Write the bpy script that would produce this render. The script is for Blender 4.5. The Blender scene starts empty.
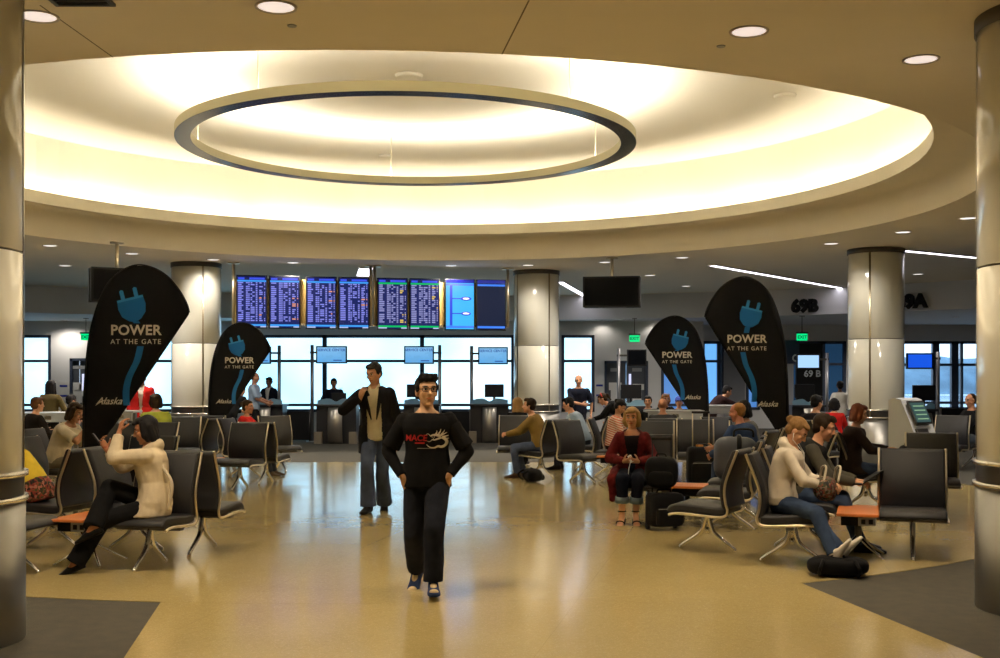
import bpy, bmesh, math, random
from math import sin, cos, pi, radians as RAD, sqrt, atan2
from mathutils import Vector as V, Matrix as M, noise
from mathutils.bvhtree import BVHTree
random.seed(7)
SC = bpy.context.scene
COL = SC.collection
F = 1150.0; YH = 380.0; CAMH = 1.62
CX, CY = -1.34, 16.9          # centre of the round ceiling
H1, H2 = 4.20, 4.67
UA = 192.0                    # compass angle of the seating grid (clockwise from +Y)

def at(px, py, Y):            # point at depth Y seen at this photo pixel
    return V(((px - 500) * Y / F, Y, CAMH + (YH - py) * Y / F))
def gnd(px, py, h=0.0):       # point at height h seen at this photo pixel
    Y = F * (CAMH - h) / (py - YH)
    return V(((px - 500) * Y / F, Y, h))
def cdir(a): return V((sin(RAD(a)), cos(RAD(a)), 0))

# ------------------------------------------------------------------ materials
MATS = {}
def mat(name, col, rough=.6, metal=0., spec=.5, bump=0., bscale=80., var=0., vscale=6., emit=None, estr=1., coat=0., sheen=0.):
    if name in MATS: return MATS[name]
    m = bpy.data.materials.new(name); m.use_nodes = True
    nt = m.node_tree; b = nt.nodes['Principled BSDF']
    b.inputs['Base Color'].default_value = (*col, 1); b.inputs['Roughness'].default_value = rough
    b.inputs['Metallic'].default_value = metal; b.inputs['Specular IOR Level'].default_value = spec
    b.inputs['Coat Weight'].default_value = coat
    if coat: b.inputs['Coat Roughness'].default_value = .05
    if sheen: b.inputs['Sheen Weight'].default_value = sheen
    tc = nt.nodes.new('ShaderNodeTexCoord')
    if var:
        n = nt.nodes.new('ShaderNodeTexNoise'); n.inputs['Scale'].default_value = vscale; n.inputs['Detail'].default_value = 4
        nt.links.new(tc.outputs['Object'], n.inputs['Vector'])
        r = nt.nodes.new('ShaderNodeMapRange')
        r.inputs['From Min'].default_value = .3; r.inputs['From Max'].default_value = .7
        r.inputs['To Min'].default_value = 1 - var; r.inputs['To Max'].default_value = 1 + var
        nt.links.new(n.outputs['Fac'], r.inputs['Value'])
        mx = nt.nodes.new('ShaderNodeMix'); mx.data_type = 'RGBA'; mx.blend_type = 'MULTIPLY'; mx.inputs['Factor'].default_value = 1
        mx.inputs['A'].default_value = (*col, 1)
        nt.links.new(r.outputs['Result'], mx.inputs['B']); nt.links.new(mx.outputs['Result'], b.inputs['Base Color'])
    if bump:
        n2 = nt.nodes.new('ShaderNodeTexNoise'); n2.inputs['Scale'].default_value = bscale; n2.inputs['Detail'].default_value = 3
        nt.links.new(tc.outputs['Object'], n2.inputs['Vector'])
        bp = nt.nodes.new('ShaderNodeBump'); bp.inputs['Strength'].default_value = bump; bp.inputs['Distance'].default_value = .01
        nt.links.new(n2.outputs['Fac'], bp.inputs['Height']); nt.links.new(bp.outputs['Normal'], b.inputs['Normal'])
    if emit:
        b.inputs['Emission Color'].default_value = (*emit, 1); b.inputs['Emission Strength'].default_value = estr
    MATS[name] = m; return m

class NT:                     # tiny node-expression helper
    def __init__(s, name):
        s.m = bpy.data.materials.new(name); s.m.use_nodes = True; s.nt = s.m.node_tree; s.b = s.nt.nodes['Principled BSDF']
        MATS[name] = s.m
    def n(s, t): return s.nt.nodes.new('ShaderNode' + t)
    def lk(s, a, b): s.nt.links.new(a, b)
    def put(s, v, sock):
        if isinstance(v, (int, float)): sock.default_value = v
        elif isinstance(v, tuple): sock.default_value = (*v, 1) if len(sock.default_value) == 4 and len(v) == 3 else v
        else: s.lk(v, sock)
    def math(s, op, a, b=0., c=None):
        n = s.n('Math'); n.operation = op; s.put(a, n.inputs[0]); s.put(b, n.inputs[1])
        if c is not None: s.put(c, n.inputs[2])
        return n.outputs[0]
    def mix(s, f, a, b, blend='MIX'):
        n = s.n('Mix'); n.data_type = 'RGBA'; n.blend_type = blend
        s.put(f, n.inputs['Factor']); s.put(a, n.inputs['A']); s.put(b, n.inputs['B']); return n.outputs['Result']
    def sep(s, v):
        n = s.n('SeparateXYZ'); s.lk(v, n.inputs[0]); return n.outputs
    def noise(s, v, sc, det=3, out='Fac'):
        n = s.n('TexNoise'); n.inputs['Scale'].default_value = sc; n.inputs['Detail'].default_value = det
        if v is not None: s.lk(v, n.inputs['Vector'])
        return n.outputs[out]
    def lt(s, a, b): return s.math('LESS_THAN', a, b)
    def gt(s, a, b): return s.math('GREATER_THAN', a, b)
    def mul(s, a, b): return s.math('MULTIPLY', a, b)
    def tc(s, k='Object'): return s.n('TexCoord').outputs[k]
    def ramp(s, f, stops):
        n = s.n('ValToRGB'); s.lk(f, n.inputs[0]); e = n.color_ramp.elements
        while len(e) < len(stops): e.new(.5)
        for i, (p, c) in enumerate(stops): e[i].position = p; e[i].color = (*c, 1)
        return n.outputs[0]

# ------------------------------------------------------------------ mesh building
class MB:
    def __init__(s): s.bm = bmesh.new()
    def _tag(s, before, mi, smooth):
        for f in s.bm.faces[before:] if False else list(s.bm.faces)[before:]:
            f.material_index = mi; f.smooth = smooth
    def box(s, c, d, R=None, mi=0, bev=0.):
        n0 = len(s.bm.faces)
        r = bmesh.ops.create_cube(s.bm, size=1)
        vs = r['verts']
        for v in vs: v.co = V((v.co.x * d[0], v.co.y * d[1], v.co.z * d[2]))
        if bev:
            es = list({e for v in vs for e in v.link_edges})
            nv = len(s.bm.verts)
            rb = bmesh.ops.bevel(s.bm, geom=es, offset=bev, segments=2, affect='EDGES', profile=.5)
            vs = list({v for f in rb['faces'] for v in f.verts} | {v for v in vs if v.is_valid})
        for v in vs:
            if R is not None: v.co = R @ v.co
            v.co += V(c)
        s._tag(n0, mi, False); return s
    def cone(s, p0, p1, r0, r1, seg=16, mi=0, smooth=True, caps=True):
        p0, p1 = V(p0), V(p1); n0 = len(s.bm.faces)
        d = p1 - p0
        if d.length < 1e-6: return s
        q = V((0, 0, 1)).rotation_difference(d.normalized()).to_matrix()
        a = [s.bm.verts.new(p0 + q @ V((r0 * cos(2 * pi * i / seg), r0 * sin(2 * pi * i / seg), 0))) for i in range(seg)]
        b = [s.bm.verts.new(p1 + q @ V((r1 * cos(2 * pi * i / seg), r1 * sin(2 * pi * i / seg), 0))) for i in range(seg)]
        for i in range(seg):
            j = (i + 1) % seg; s.bm.faces.new((a[i], a[j], b[j], b[i]))
        n1 = len(s.bm.faces); s._tag(n0, mi, smooth)
        if caps:
            s.bm.faces.new(a[::-1]); s.bm.faces.new(b); s._tag(n1, mi, False)
        return s
    def ell(s, c, r, R=None, mi=0, seg=16, rings=10):
        n0 = len(s.bm.faces)
        if isinstance(r, (int, float)): r = (r, r, r)
        res = bmesh.ops.create_uvsphere(s.bm, u_segments=seg, v_segments=rings, radius=1)
        for v in res['verts']:
            p = V((v.co.x * r[0], v.co.y * r[1], v.co.z * r[2]))
            v.co = (R @ p if R is not None else p) + V(c)
        s._tag(n0, mi, True); return s
    def cap(s, p0, p1, r0, r1, seg=12, mi=0):
        s.cone(p0, p1, r0, r1, seg, mi); s.ell(p0, r0, mi=mi, seg=seg, rings=8); s.ell(p1, r1, mi=mi, seg=seg, rings=8); return s
    def loft(s, rings, mi=0, smooth=True, caps=True, closed=False):
        n0 = len(s.bm.faces)
        vs = [[s.bm.verts.new(V(p)) for p in r] for r in rings]
        n = len(vs[0]); m = len(vs)
        for k in range(m if closed else m - 1):
            A, B = vs[k], vs[(k + 1) % m]
            for i in range(n):
                j = (i + 1) % n
                s.bm.faces.new((A[i], A[j], B[j], B[i]))
        n1 = len(s.bm.faces); s._tag(n0, mi, smooth)
        if caps and not closed:
            s.bm.faces.new(vs[0][::-1]); s.bm.faces.new(vs[-1]); s._tag(n1, mi, False)
        return s
    def tube(s, path, r, seg=10, mi=0, closed=False, flat=None):
        P = [V(p) for p in path]; n = len(P); rings = []; prev = None
        for i in range(n):
            a = P[(i - 1) % n] if (closed or i > 0) else P[i]; b = P[(i + 1) % n] if (closed or i < n - 1) else P[i]
            t = (b - a).normalized()
            if prev is None:
                u = t.orthogonal().normalized() if flat is None else (V(flat) - t * t.dot(V(flat))).normalized()
            else:
                u = (prev - t * prev.dot(t))
                u = u.normalized() if u.length > 1e-6 else t.orthogonal().normalized()
            prev = u; w = t.cross(u)
            rr = r[i] if isinstance(r, (list, tuple)) else r
            rings.append([P[i] + (u * cos(2 * pi * k / seg) + w * sin(2 * pi * k / seg)) * rr for k in range(seg)])
        return s.loft(rings, mi, True, True, closed)
    def prism(s, poly, z0, z1, mi=0):
        n0 = len(s.bm.faces)
        a = [s.bm.verts.new((x, y, z0)) for x, y in poly]; b = [s.bm.verts.new((x, y, z1)) for x, y in poly]
        n = len(poly); s.bm.faces.new(a[::-1]); s.bm.faces.new(b)
        for i in range(n): s.bm.faces.new((a[i], a[(i + 1) % n], b[(i + 1) % n], b[i]))
        s._tag(n0, mi, False); return s
    def extr(s, poly, fn, t, mi=0):       # planar polygon mapped by fn(u,v,w), w from 0 to t
        n0 = len(s.bm.faces)
        a = [s.bm.verts.new(fn(x, y, 0)) for x, y in poly]; b = [s.bm.verts.new(fn(x, y, t)) for x, y in poly]
        n = len(poly); s.bm.faces.new(a[::-1]); s.bm.faces.new(b)
        for i in range(n): s.bm.faces.new((a[i], a[(i + 1) % n], b[(i + 1) % n], b[i]))
        s._tag(n0, mi, False); return s
    def lathe(s, prof, seg=48, c=(0, 0), mi=0, a0=0., a1=2 * pi, smooth=True):
        n0 = len(s.bm.faces); full = abs(a1 - a0 - 2 * pi) < 1e-6
        k = seg if full else seg + 1
        rows = []
        for r, z in prof:
            rows.append([s.bm.verts.new((c[0] + r * cos(a0 + (a1 - a0) * i / seg), c[1] + r * sin(a0 + (a1 - a0) * i / seg), z)) for i in range(k)])
        for j in range(len(prof) - 1):
            for i in range(seg):
                i2 = (i + 1) % k
                s.bm.faces.new((rows[j][i], rows[j][i2], rows[j + 1][i2], rows[j + 1][i]))
        s._tag(n0, mi, smooth); return s
    def quad(s, a, b, c, d, mi=0):
        f = s.bm.faces.new([s.bm.verts.new(V(p)) for p in (a, b, c, d)]); f.material_index = mi; return s
    def poly(s, pts, mi=0):
        f = s.bm.faces.new([s.bm.verts.new(V(p)) for p in pts]); f.material_index = mi; return s
    def xf(s, mtx):
        for v in s.bm.verts: v.co = mtx @ v.co
        return s
    def recalc(s): bmesh.ops.recalc_face_normals(s.bm, faces=s.bm.faces); return s
    def build(s, name, mats, parent=None, recalc=True, loc=None, rz=None):
        if recalc: s.recalc()
        me = bpy.data.meshes.new(name); s.bm.to_mesh(me); s.bm.free()
        return link(name, me, mats, parent, loc, rz)

def link(name, me, mats, parent=None, loc=None, rz=None):
    o = bpy.data.objects.new(name, me); COL.objects.link(o)
    for m in (mats if isinstance(mats, (list, tuple)) else [mats]):
        if m is not None: me.materials.append(m)
    if parent is not None: o.parent = parent
    if loc is not None: o.location = loc
    if rz is not None: o.rotation_euler.z = rz
    return o
def empty(name, loc=(0, 0, 0), rz=0., label=None, cat=None, group=None):
    o = bpy.data.objects.new(name, None); COL.objects.link(o); o.location = loc; o.rotation_euler.z = rz
    o.empty_display_size = .1
    return tag(o, label, cat, group)
def tag(o, label=None, cat=None, group=None, kind=None):
    if label: o['label'] = label
    if cat: o['category'] = cat
    if group: o['group'] = group
    if kind: o['kind'] = kind
    return o
def struct(o, label=None): o['kind'] = 'structure'; return o
def kids(o): return [c for c in bpy.data.objects if c.parent == o]
def copy_tree(o, parent=None):
    c = o.copy(); COL.objects.link(c)
    if parent is not None: c.parent = parent
    for ch in kids(o):
        copy_tree(ch, c)
    return c
def dup(o, loc, rz=None, label=None, group=None):
    c = copy_tree(o); c.location = loc
    if rz is not None: c.rotation_euler.z = rz
    if label: c['label'] = label
    if group: c['group'] = group
    return c
def text_bm(body, size, extrude=.002, align='CENTER', shear=0., bold=0., space=1.):
    cu = bpy.data.curves.new('lettering', 'FONT'); cu.body = body; cu.size = size; cu.align_x = align; cu.extrude = extrude
    cu.shear = shear; cu.offset = bold; cu.space_character = space; cu.resolution_u = 3
    o = bpy.data.objects.new('lettering', cu); COL.objects.link(o)
    dg = bpy.context.evaluated_depsgraph_get(); me = bpy.data.meshes.new_from_object(o.evaluated_get(dg))
    bpy.data.objects.remove(o); bpy.data.curves.remove(cu)
    b = MB(); b.bm.from_mesh(me); bpy.data.meshes.remove(me); return b
def remesh(b, voxel, smooth=3, fac=.5):
    b.recalc(); me = bpy.data.meshes.new('lump'); b.bm.to_mesh(me); b.bm.free()
    o = bpy.data.objects.new('lump', me); COL.objects.link(o)
    r = o.modifiers.new('r', 'REMESH'); r.mode = 'VOXEL'; r.voxel_size = voxel; r.adaptivity = 0
    if smooth:
        k = o.modifiers.new('s', 'SMOOTH'); k.factor = fac; k.iterations = smooth
    dg = bpy.context.evaluated_depsgraph_get(); out = bpy.data.meshes.new_from_object(o.evaluated_get(dg))
    bpy.data.objects.remove(o); bpy.data.meshes.remove(me)
    nb = MB(); nb.bm.from_mesh(out); bpy.data.meshes.remove(out)
    for f in nb.bm.faces: f.smooth = True; f.material_index = 0
    return nb
def wrinkle(b, amp, freq=9., seed=0.):
    b.bm.normal_update()
    off = V((seed * 3.1, seed * 1.7, seed))
    for v in b.bm.verts:
        p = v.co * freq + off
        p2 = V((p.x, p.y, p.z * .6))
        v.co += v.normal * amp * (noise.noise(p2) + .5 * noise.noise(p2 * 2.3))
    return b

# base materials ----------------------------------------------------
m_chrome = mat('polished aluminium', (.72, .68, .6), .25, 1.)
m_gold = mat('champagne rail', (.66, .58, .44), .3, .9)
m_steel = mat('brushed steel', (.27, .26, .24), .36, 1., bump=.05, bscale=40)
m_darksteel = mat('dark steel', (.12, .115, .11), .35, .9)
m_vinyl = mat('charcoal vinyl', (.021, .021, .024), .5, bump=.12, bscale=260, spec=.35)
m_black = mat('black plastic', (.009, .009, .010), .45, spec=.25)
m_blackmatt = mat('matt black', (.010, .010, .011), .8, spec=.2)
m_orange = mat('orange laminate', (.62, .19, .045), .35, var=.06, vscale=3)
m_grey = mat('grey laminate', (.33, .34, .36), .45)
m_white = mat('white paint', (.78, .77, .74), .6)
m_rubber = mat('rubber', (.02, .02, .02), .7)
# ================================================================== ROOM
m_wall = mat('wall paint', (.76, .76, .76), .75)
m_ceil = mat('ceiling paint', (.84, .77, .62), .85, var=.015, vscale=2)
m_cream = mat('cove paint', (.83, .80, .73), .8)
m_lip = mat('cove lip', (.80, .75, .60), .6)
m_frame = mat('window frame', (.045, .06, .10), .45)
m_sillwall = mat('sill panel', (.05, .05, .055), .6)

def terrazzo():
    t = NT('terrazzo'); v = t.tc('Object')
    big = t.noise(v, 1.3, 4); fine = t.noise(v, 90, 2)
    vo = t.n('TexVoronoi'); vo.inputs['Scale'].default_value = 45; t.lk(v, vo.inputs['Vector'])
    c = t.mix(t.math('MULTIPLY_ADD', big, .8, .1), (.45, .35, .145), (.53, .42, .18))
    c = t.mix(t.mul(vo.outputs['Color'], .22), c, (.30, .20, .085))
    c = t.mix(t.mul(t.gt(fine, .62), .35), c, (.74, .60, .36))
    # fine joints every 2.4 m on the seating grid
    s = t.sep(v); a = RAD(12)
    for (cx_, cy_) in ((cos(a), -sin(a)), (sin(a), cos(a))):
        q = t.math('ADD', t.mul(s[0], cx_), t.mul(s[1], cy_))
        fr = t.math('FRACT', t.math('DIVIDE', q, 2.4))
        c = t.mix(t.mul(t.lt(t.math('ABSOLUTE', t.math('SUBTRACT', fr, .5)), .0012), .25), c, (.25, .19, .08))
    t.put(c, t.b.inputs['Base Color'])
    t.put(t.math('MULTIPLY_ADD', big, .08, .10), t.b.inputs['Roughness'])
    t.put(.75, t.b.inputs['Specular IOR Level'])
    bp = t.n('Bump'); bp.inputs['Strength'].default_value = .035; bp.inputs['Distance'].default_value = .02
    t.lk(t.noise(v, 5, 2), bp.inputs['Height']); t.lk(bp.outputs['Normal'], t.b.inputs['Normal'])
    return t.m
def carpet():
    t = NT('carpet'); v = t.tc('Object')
    a = t.noise(v, 9, 5); b = t.noise(v, 140, 2)
    c = t.mix(a, (.075, .072, .062), (.135, .115, .08))
    c = t.mix(t.mul(b, .6), c, (.05, .055, .06))
    t.put(c, t.b.inputs['Base Color']); t.put(.95, t.b.inputs['Roughness']); t.put(.1, t.b.inputs['Specular IOR Level'])
    bp = t.n('Bump'); bp.inputs['Strength'].default_value = .5; bp.inputs['Distance'].default_value = .01
    t.lk(b, bp.inputs['Height']); t.lk(bp.outputs['Normal'], t.b.inputs['Normal']); return t.m
m_terr = terrazzo(); m_carpet = carpet()
XL, XR, YB = -19.0, 24.0, -9.0
YW, YW2, XJ = 36.0, 38.5, 6.15        # back wall, its recessed right stretch, the jog between

b = MB(); b.box(((XL + XR) / 2, (YB + 40) / 2, -.1), (XR - XL, 40 - YB, .2)); struct(b.build('floor', m_carpet))
# terrazzo: disc cut by a chord at the counters, with a walkway towards the viewer
R_T = 8.6; pts = []
ax = V((.165, -.986, 0)); px_ = V((-ax.y, ax.x, 0)) * -1
for i in range(97):
    a = 2 * pi * i / 96; p = V((CX + R_T * sin(a), CY + R_T * cos(a)))
    if p.y > 22.6:
        p = V((CX + (p.x - CX), 22.6))
    pts.append((p.x, p.y))
b = MB(); b.prism(pts[:-1], -.05, .004)
A0 = V((-2.48, 8.43)); B0 = V((2.41, 9.09)); d2 = V((ax.x, ax.y))
b.prism([(A0.x - d2.x, A0.y - d2.y), (A0.x + d2.x * 16, A0.y + d2.y * 16), (B0.x + d2.x * 16, B0.y + d2.y * 16), (B0.x - d2.x, B0.y - d2.y)], -.05, .0035)
struct(b.build('floor_terrazzo', m_terr))

# ---- walls
b = MB(); b.box(((XL - .15), 14, 2.6), (.3, 50, 5.4)); struct(b.build('wall_left', m_wall))
b = MB(); b.box(((XR + .15), 14, 2.6), (.3, 50, 5.4)); struct(b.build('wall_right', m_wall))
b = MB(); b.box(((XL + XR) / 2, YB - .15, 2.6), (XR - XL, .3, 5.4)); struct(b.build('wall_front', m_wall))
WIN = []   # (x0, x1) openings in back wall, at YW
def xw(px, Y=YW): return (px - 500) * Y / F
ZS, ZT, ZTR, ZLR = .62, 3.03, CAMH + (380 - 361) * 36 / F, CAMH - (405 - 380) * 36 / F
open1 = [(xw(8), xw(51)), (xw(128), xw(514)), (xw(561.5), xw(594.5))]
DOOR = (xw(604.5), xw(648))
open1b = [(xw(661), xw(693))]
def wall_run(name, y, x0, x1, ops, zt=4.7):
    b = MB(); x = x0
    for (a, c, zb, ztop) in sorted(ops):
        if a > x: b.box(((x + a) / 2, y + .12, zt / 2), (a - x, .24, zt))
        if zb > 0: b.box(((a + c) / 2, y + .12, zb / 2), (c - a, .24, zb))
        b.box(((a + c) / 2, y + .12, (ztop + zt) / 2), (c - a, .24, zt - ztop))
        x = c
    if x1 > x: b.box(((x + x1) / 2, y + .12, zt / 2), (x1 - x, .24, zt))
    return struct(b.build(name, m_wall))
DOORL = (xw(70), xw(88))
wall_run('wall_back', YW, XL, XJ, [(a, c, ZS, ZT) for a, c in open1] + [(a, c, ZS, ZT) for a, c in open1b] + [(DOOR[0], DOOR[1], 0, 2.22), (DOORL[0], DOORL[1], 0, 2.3)])
x2 = lambda px: (px - 500) * YW2 / F
op2 = [(x2(702), x2(724), .62, 2.92), (x2(746), x2(760), .62, 2.92), (x2(789), x2(846), .0, 2.92), (x2(898), x2(1040), .62, 2.92), (x2(1060), x2(1190), .62, 2.92)]
b = MB(); b.box((XJ + .12, (YW + YW2) / 2 + .12, 2.35), (.24, YW2 - YW + .0, 4.7)); struct(b.build('wall_back_jog', m_wall))
wall_run('wall_back_right', YW2, XJ + .24, XR, op2)

m_frost = NT('frosted daylight glass')
_v = m_frost.tc('Object'); _s = m_frost.sep(_v)
_n = m_frost.noise(_v, .35, 2)
_c = m_frost.mix(m_frost.math('MULTIPLY_ADD', _n, 1.6, -.35), (.20, .56, .82), (.62, .86, 1.0))
m_frost.put((.7, .8, .85), m_frost.b.inputs['Base Color']); m_frost.put(.35, m_frost.b.inputs['Roughness'])
m_frost.put(_c, m_frost.b.inputs['Emission Color']); m_frost.put(2.3, m_frost.b.inputs['Emission Strength'])
m_frostblue = mat('blue tinted daylight glass', (.2, .35, .6), .3, emit=(.10, .32, .85), estr=.62)
m_dimglass = mat('tinted inner glazing', (.02, .05, .1), .08, emit=(.03, .10, .22), estr=.35)
def clear_glass():
    t = NT('clear glass'); nt = t.nt
    tr = t.n('BsdfTransparent'); tr.inputs[0].default_value = (.93, .97, 1, 1); gl = t.n('BsdfGlossy'); gl.inputs['Roughness'].default_value = .03
    mx = t.n('MixShader'); mx.inputs[0].default_value = .06; t.lk(tr.outputs[0], mx.inputs[1]); t.lk(gl.outputs[0], mx.inputs[2])
    t.lk(mx.outputs[0], nt.nodes['Material Output'].inputs['Surface']); return t.m
m_clear = clear_glass()
wn = [0]
def window(x0, x1, y, zb, zt, mull, glass, tr=(ZTR, ZLR), fr=.09):
    wn[0] += 1
    e = struct(empty('window_%d' % wn[0], ((x0 + x1) / 2, y, zb)))
    off = V(((x0 + x1) / 2, y, zb)); f = MB()
    yy = y + .06
    for (xa, xb_, za, zb2) in [(x0, x0 + fr, zb, zt), (x1 - fr, x1, zb, zt), (x0, x1, zt - fr, zt), (x0, x1, zb, zb + fr)]:
        f.box((V(((xa + xb_) / 2, yy, (za + zb2) / 2)) - off), (xb_ - xa, .16, zb2 - za))
    for xm, wd in mull: f.box(V((xm, yy, (zb + zt) / 2)) - off, (wd, .16, zt - zb))
    for zz in tr: f.box(V(((x0 + x1) / 2, yy, zz)) - off, (x1 - x0, .14, .085))
    f.build('window_frame', m_frame, e)
    g = MB(); g.box(V(((x0 + x1) / 2, y + .12, (zb + zt) / 2)) - off, (x1 - x0, .012, zt - zb)); g.build('glass', glass, e)
    return e
window(open1[0][0], open1[0][1], YW, ZS, ZT, [], m_frost.m)
window(open1[1][0], open1[1][1], YW, ZS, ZT, [(xw(p), .13) for p in (227, 324.5, 422)], m_frost.m)
window(open1[2][0], open1[2][1], YW, ZS, ZT, [], m_frost.m)
window(open1b[0][0], open1b[0][1], YW, ZS, ZT, [], m_frostblue, tr=(ZLR,))
window(op2[0][0], op2[0][1], YW2, .62, 2.92, [(x2(719), .12)], mat('pale blue daylight glass', (.3, .5, .7), .3, emit=(.16, .48, .95), estr=1.0), tr=(2.25,))
window(op2[1][0], op2[1][1], YW2, .62, 2.92, [], m_frostblue, tr=(2.25,))
window(op2[3][0], op2[3][1], YW2, .62, 2.92, [(x2(936), .22), (x2(955), .24), (x2(962), .07), (x2(999), .24)], m_clear, tr=(2.13, .86))
window(op2[4][0], op2[4][1], YW2, .62, 2.92, [(x2(1120), .24)], m_clear, tr=(2.13, .86))
window(op2[2][0], op2[2][1], YW2, 0.0, 2.92, [(x2(822), .2)], m_dimglass, tr=(2.15,))

# ---- bulkhead and the low ceiling beyond it
R_B = 18.5
def arc(r, a0, a1, n): return [(CX + r * sin(a0 + (a1 - a0) * i / n), CY + r * cos(a0 + (a1 - a0) * i / n)) for i in range(n + 1)]
arcp = arc(R_B, RAD(-72), RAD(88), 40)
b = MB()
for (p, q) in zip(arcp[:-1], arcp[1:]):
    b.quad((*p, 3.46), (*q, 3.46), (*q, 4.2), (*p, 4.2))
b.recalc(); struct(b.build('wall_bulkhead', m_wall))
b = MB()
for (p, q) in zip(arcp[:-1], arcp[1:]):
    if p[1] > 40: continue
    b.quad((*p, 3.46), (p[0] * 1.0 + (p[0] - CX) * .4, 41, 3.46), (q[0] * 1.0 + (q[0] - CX) * .4, 41, 3.46), (*q, 3.46))
struct(b.build('ceiling_perimeter', mat('low ceiling paint', (.6, .6, .6), .8), recalc=False))
# ---- main ceiling with its round opening
RO = 7.91; RI = 7.22; NS = 96
b = MB()
inn = [b.bm.verts.new((CX + RO * cos(2 * pi * i / NS), CY + RO * sin(2 * pi * i / NS), H1)) for i in range(NS)]
out = []
for i in range(NS):
    c, s = cos(2 * pi * i / NS), sin(2 * pi * i / NS); k = 27.0 / max(abs(c), abs(s))
    out.append(b.bm.verts.new((CX + k * c, CY + k * s, H1)))
for i in range(NS):
    j = (i + 1) % NS; b.bm.faces.new((inn[i], out[i], out[j], inn[j]))
b.build('ceiling', m_ceil)['kind'] = 'structure'
b = MB(); b.lathe([(RO, H1), (RO, H2), (RI, H2)], NS, (CX, CY), smooth=False)
for f in b.bm.faces: f.smooth = abs(f.normal.z) < .5
struct(b.build('ceiling_soffit_ring', m_ceil))
b = MB(); b.lathe([(RI, H2), (RI, H2 + .21), (RI + .035, H2 + .21), (RI + .035, H2 + .02), (7.62, H2 + .02)], NS, (CX, CY), smooth=False)
struct(b.build('ceiling_cove_lip', m_lip))
HD = 5.94
b = MB(); b.lathe([(7.62, H2 + .02), (7.62, HD), (0.001, HD)], NS, (CX, CY), smooth=False)
struct(b.build('ceiling_dome', m_cream))
m_cove = mat('warm cove tube', (1, .85, .6), .5, emit=(1.0, .89, .69), estr=58)
for k in range(24):
    a0 = 2 * pi * k / 24 + .012; a1 = 2 * pi * (k + 1) / 24 - .012
    t = MB(); t.tube([(CX + 7.40 * cos(a0 + (a1 - a0) * i / 6), CY + 7.40 * sin(a0 + (a1 - a0) * i / 6), H2 + .10) for i in range(7)], .022, 8)
    o = t.build('cove_tube', m_cove); tag(o, 'warm light tube hidden behind the lip of the round ceiling cove', 'light', 'cove light tubes')
# ceiling joints
b = MB()
for (p, q) in (((75, 10), (108, 53)), ((527, 0), (502, 52))):
    P, Q = gnd(p[0], p[1], H1) if False else None, None
def ceil_pt(px, py, h=H1):
    Y = F * (h - CAMH) / (YH - py); return V(((px - 500) * Y / F, Y, h))
for (p, q) in (((40, 5), (113, 57)), ((529, 0), (502, 54))):
    P, Q = ceil_pt(*p), ceil_pt(*q); d = (Q - P).normalized(); n = V((-d.y, d.x, 0)) * .006
    z = V((0, 0, -.002)); b.quad(P - n + z, P + n + z, Q + n + z, Q - n + z)
struct(b.build('trim_1', mat('ceiling joint', (.2, .17, .12), .9)))

# ---- pendant ring
e = empty('pendant_ring_light', (CX, CY, 5.03), 0, 'large thin suspended ring light inside the glowing round ceiling recess', 'ring light')
b = MB(); b.lathe([(3.10, .006), (3.10, .125), (3.115, .125), (3.115, .11), (3.29, .11), (3.29, .13), (3.32, .13), (3.32, .006), (3.10, .006)], 120, smooth=False); b.build('ring_body', mat('ring side paint', (.46, .42, .26), .5), e)
b = MB(); b.lathe([(3.10, 0), (3.32, 0), (3.32, .0055), (3.10, .0055), (3.10, 0)], 120, smooth=False); b.build('bottom_trim', mat('ring underside', (.03, .033, .045), .22, .3), e)
m_led = mat('ring light strip', (1, .85, .6), .5, emit=(1.0, .89, .69), estr=54)
b = MB(); b.lathe([(3.12, .1105), (3.12, .1125), (3.24, .1125), (3.24, .1105), (3.12, .1105)], 120, smooth=False); b.build('light_strip', m_led, e)
m_cable = mat('cable', (.5, .45, .32), .4, .5)
for a in (28, 100, 172, 240, 313):
    c = MB(); x, y = 3.25 * cos(RAD(a)), 3.25 * sin(RAD(a)); c.cone((x, y, .11), (x, y, HD - 5.03), .006, .006, 6); c.build('cable', m_cable, e)
# ---- small ceiling fittings in the dome
def dome_disc(name, px, py, r, label, cat, hh=HD, dz=.05, m=None):
    P = ceil_pt(px, py, hh); b = MB(); b.cone((0, 0, -dz), (0, 0, 0), r * .9, r, 24)
    o = b.build(name, m or m_cream, loc=P); return tag(o, label, cat)
dome_disc('ceiling_speaker', 409, 75, .20, 'round flush ceiling speaker in the dome above the near rim of the hanging ring', 'speaker')
dome_disc('ceiling_speaker', 785, 95, .17, 'round flush ceiling speaker in the dome near the rim by the right-hand column', 'speaker')
dome_disc('sprinkler_head', 385, 155, .12, 'small round sprinkler plate seen through the hanging ring', 'sprinkler')
dome_disc('ceiling_sensor', 292, 25.5, .035, 'small round grey sensor in the brown ceiling beside the large downlight', 'sensor', H1, .008, m_grey)
dome_disc('ceiling_sensor', 721, 46, .035, 'small round grey sensor beside the downlight over the aisle', 'sensor', H1, .008, m_grey)
P = ceil_pt(75, -6, H1)
e = empty('air_return_grille', (P.x, P.y, H1), 0, 'dark square air return opening in the ceiling by the near column', 'grille')
b = MB()
for s_ in (-1, 1):
    b.box((s_ * .19, 0, -.01), (.03, .41, .02)); b.box((0, s_ * .19, -.01), (.35, .03, .02))
b.build('grille_frame', m_darksteel, e)
b = MB()
for k in range(6): b.box((0, -.145 + k * .058, -.008), (.36, .02, .012), M.Rotation(.6, 3, 'X'))
b.build('louvre', m_black, e)

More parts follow.
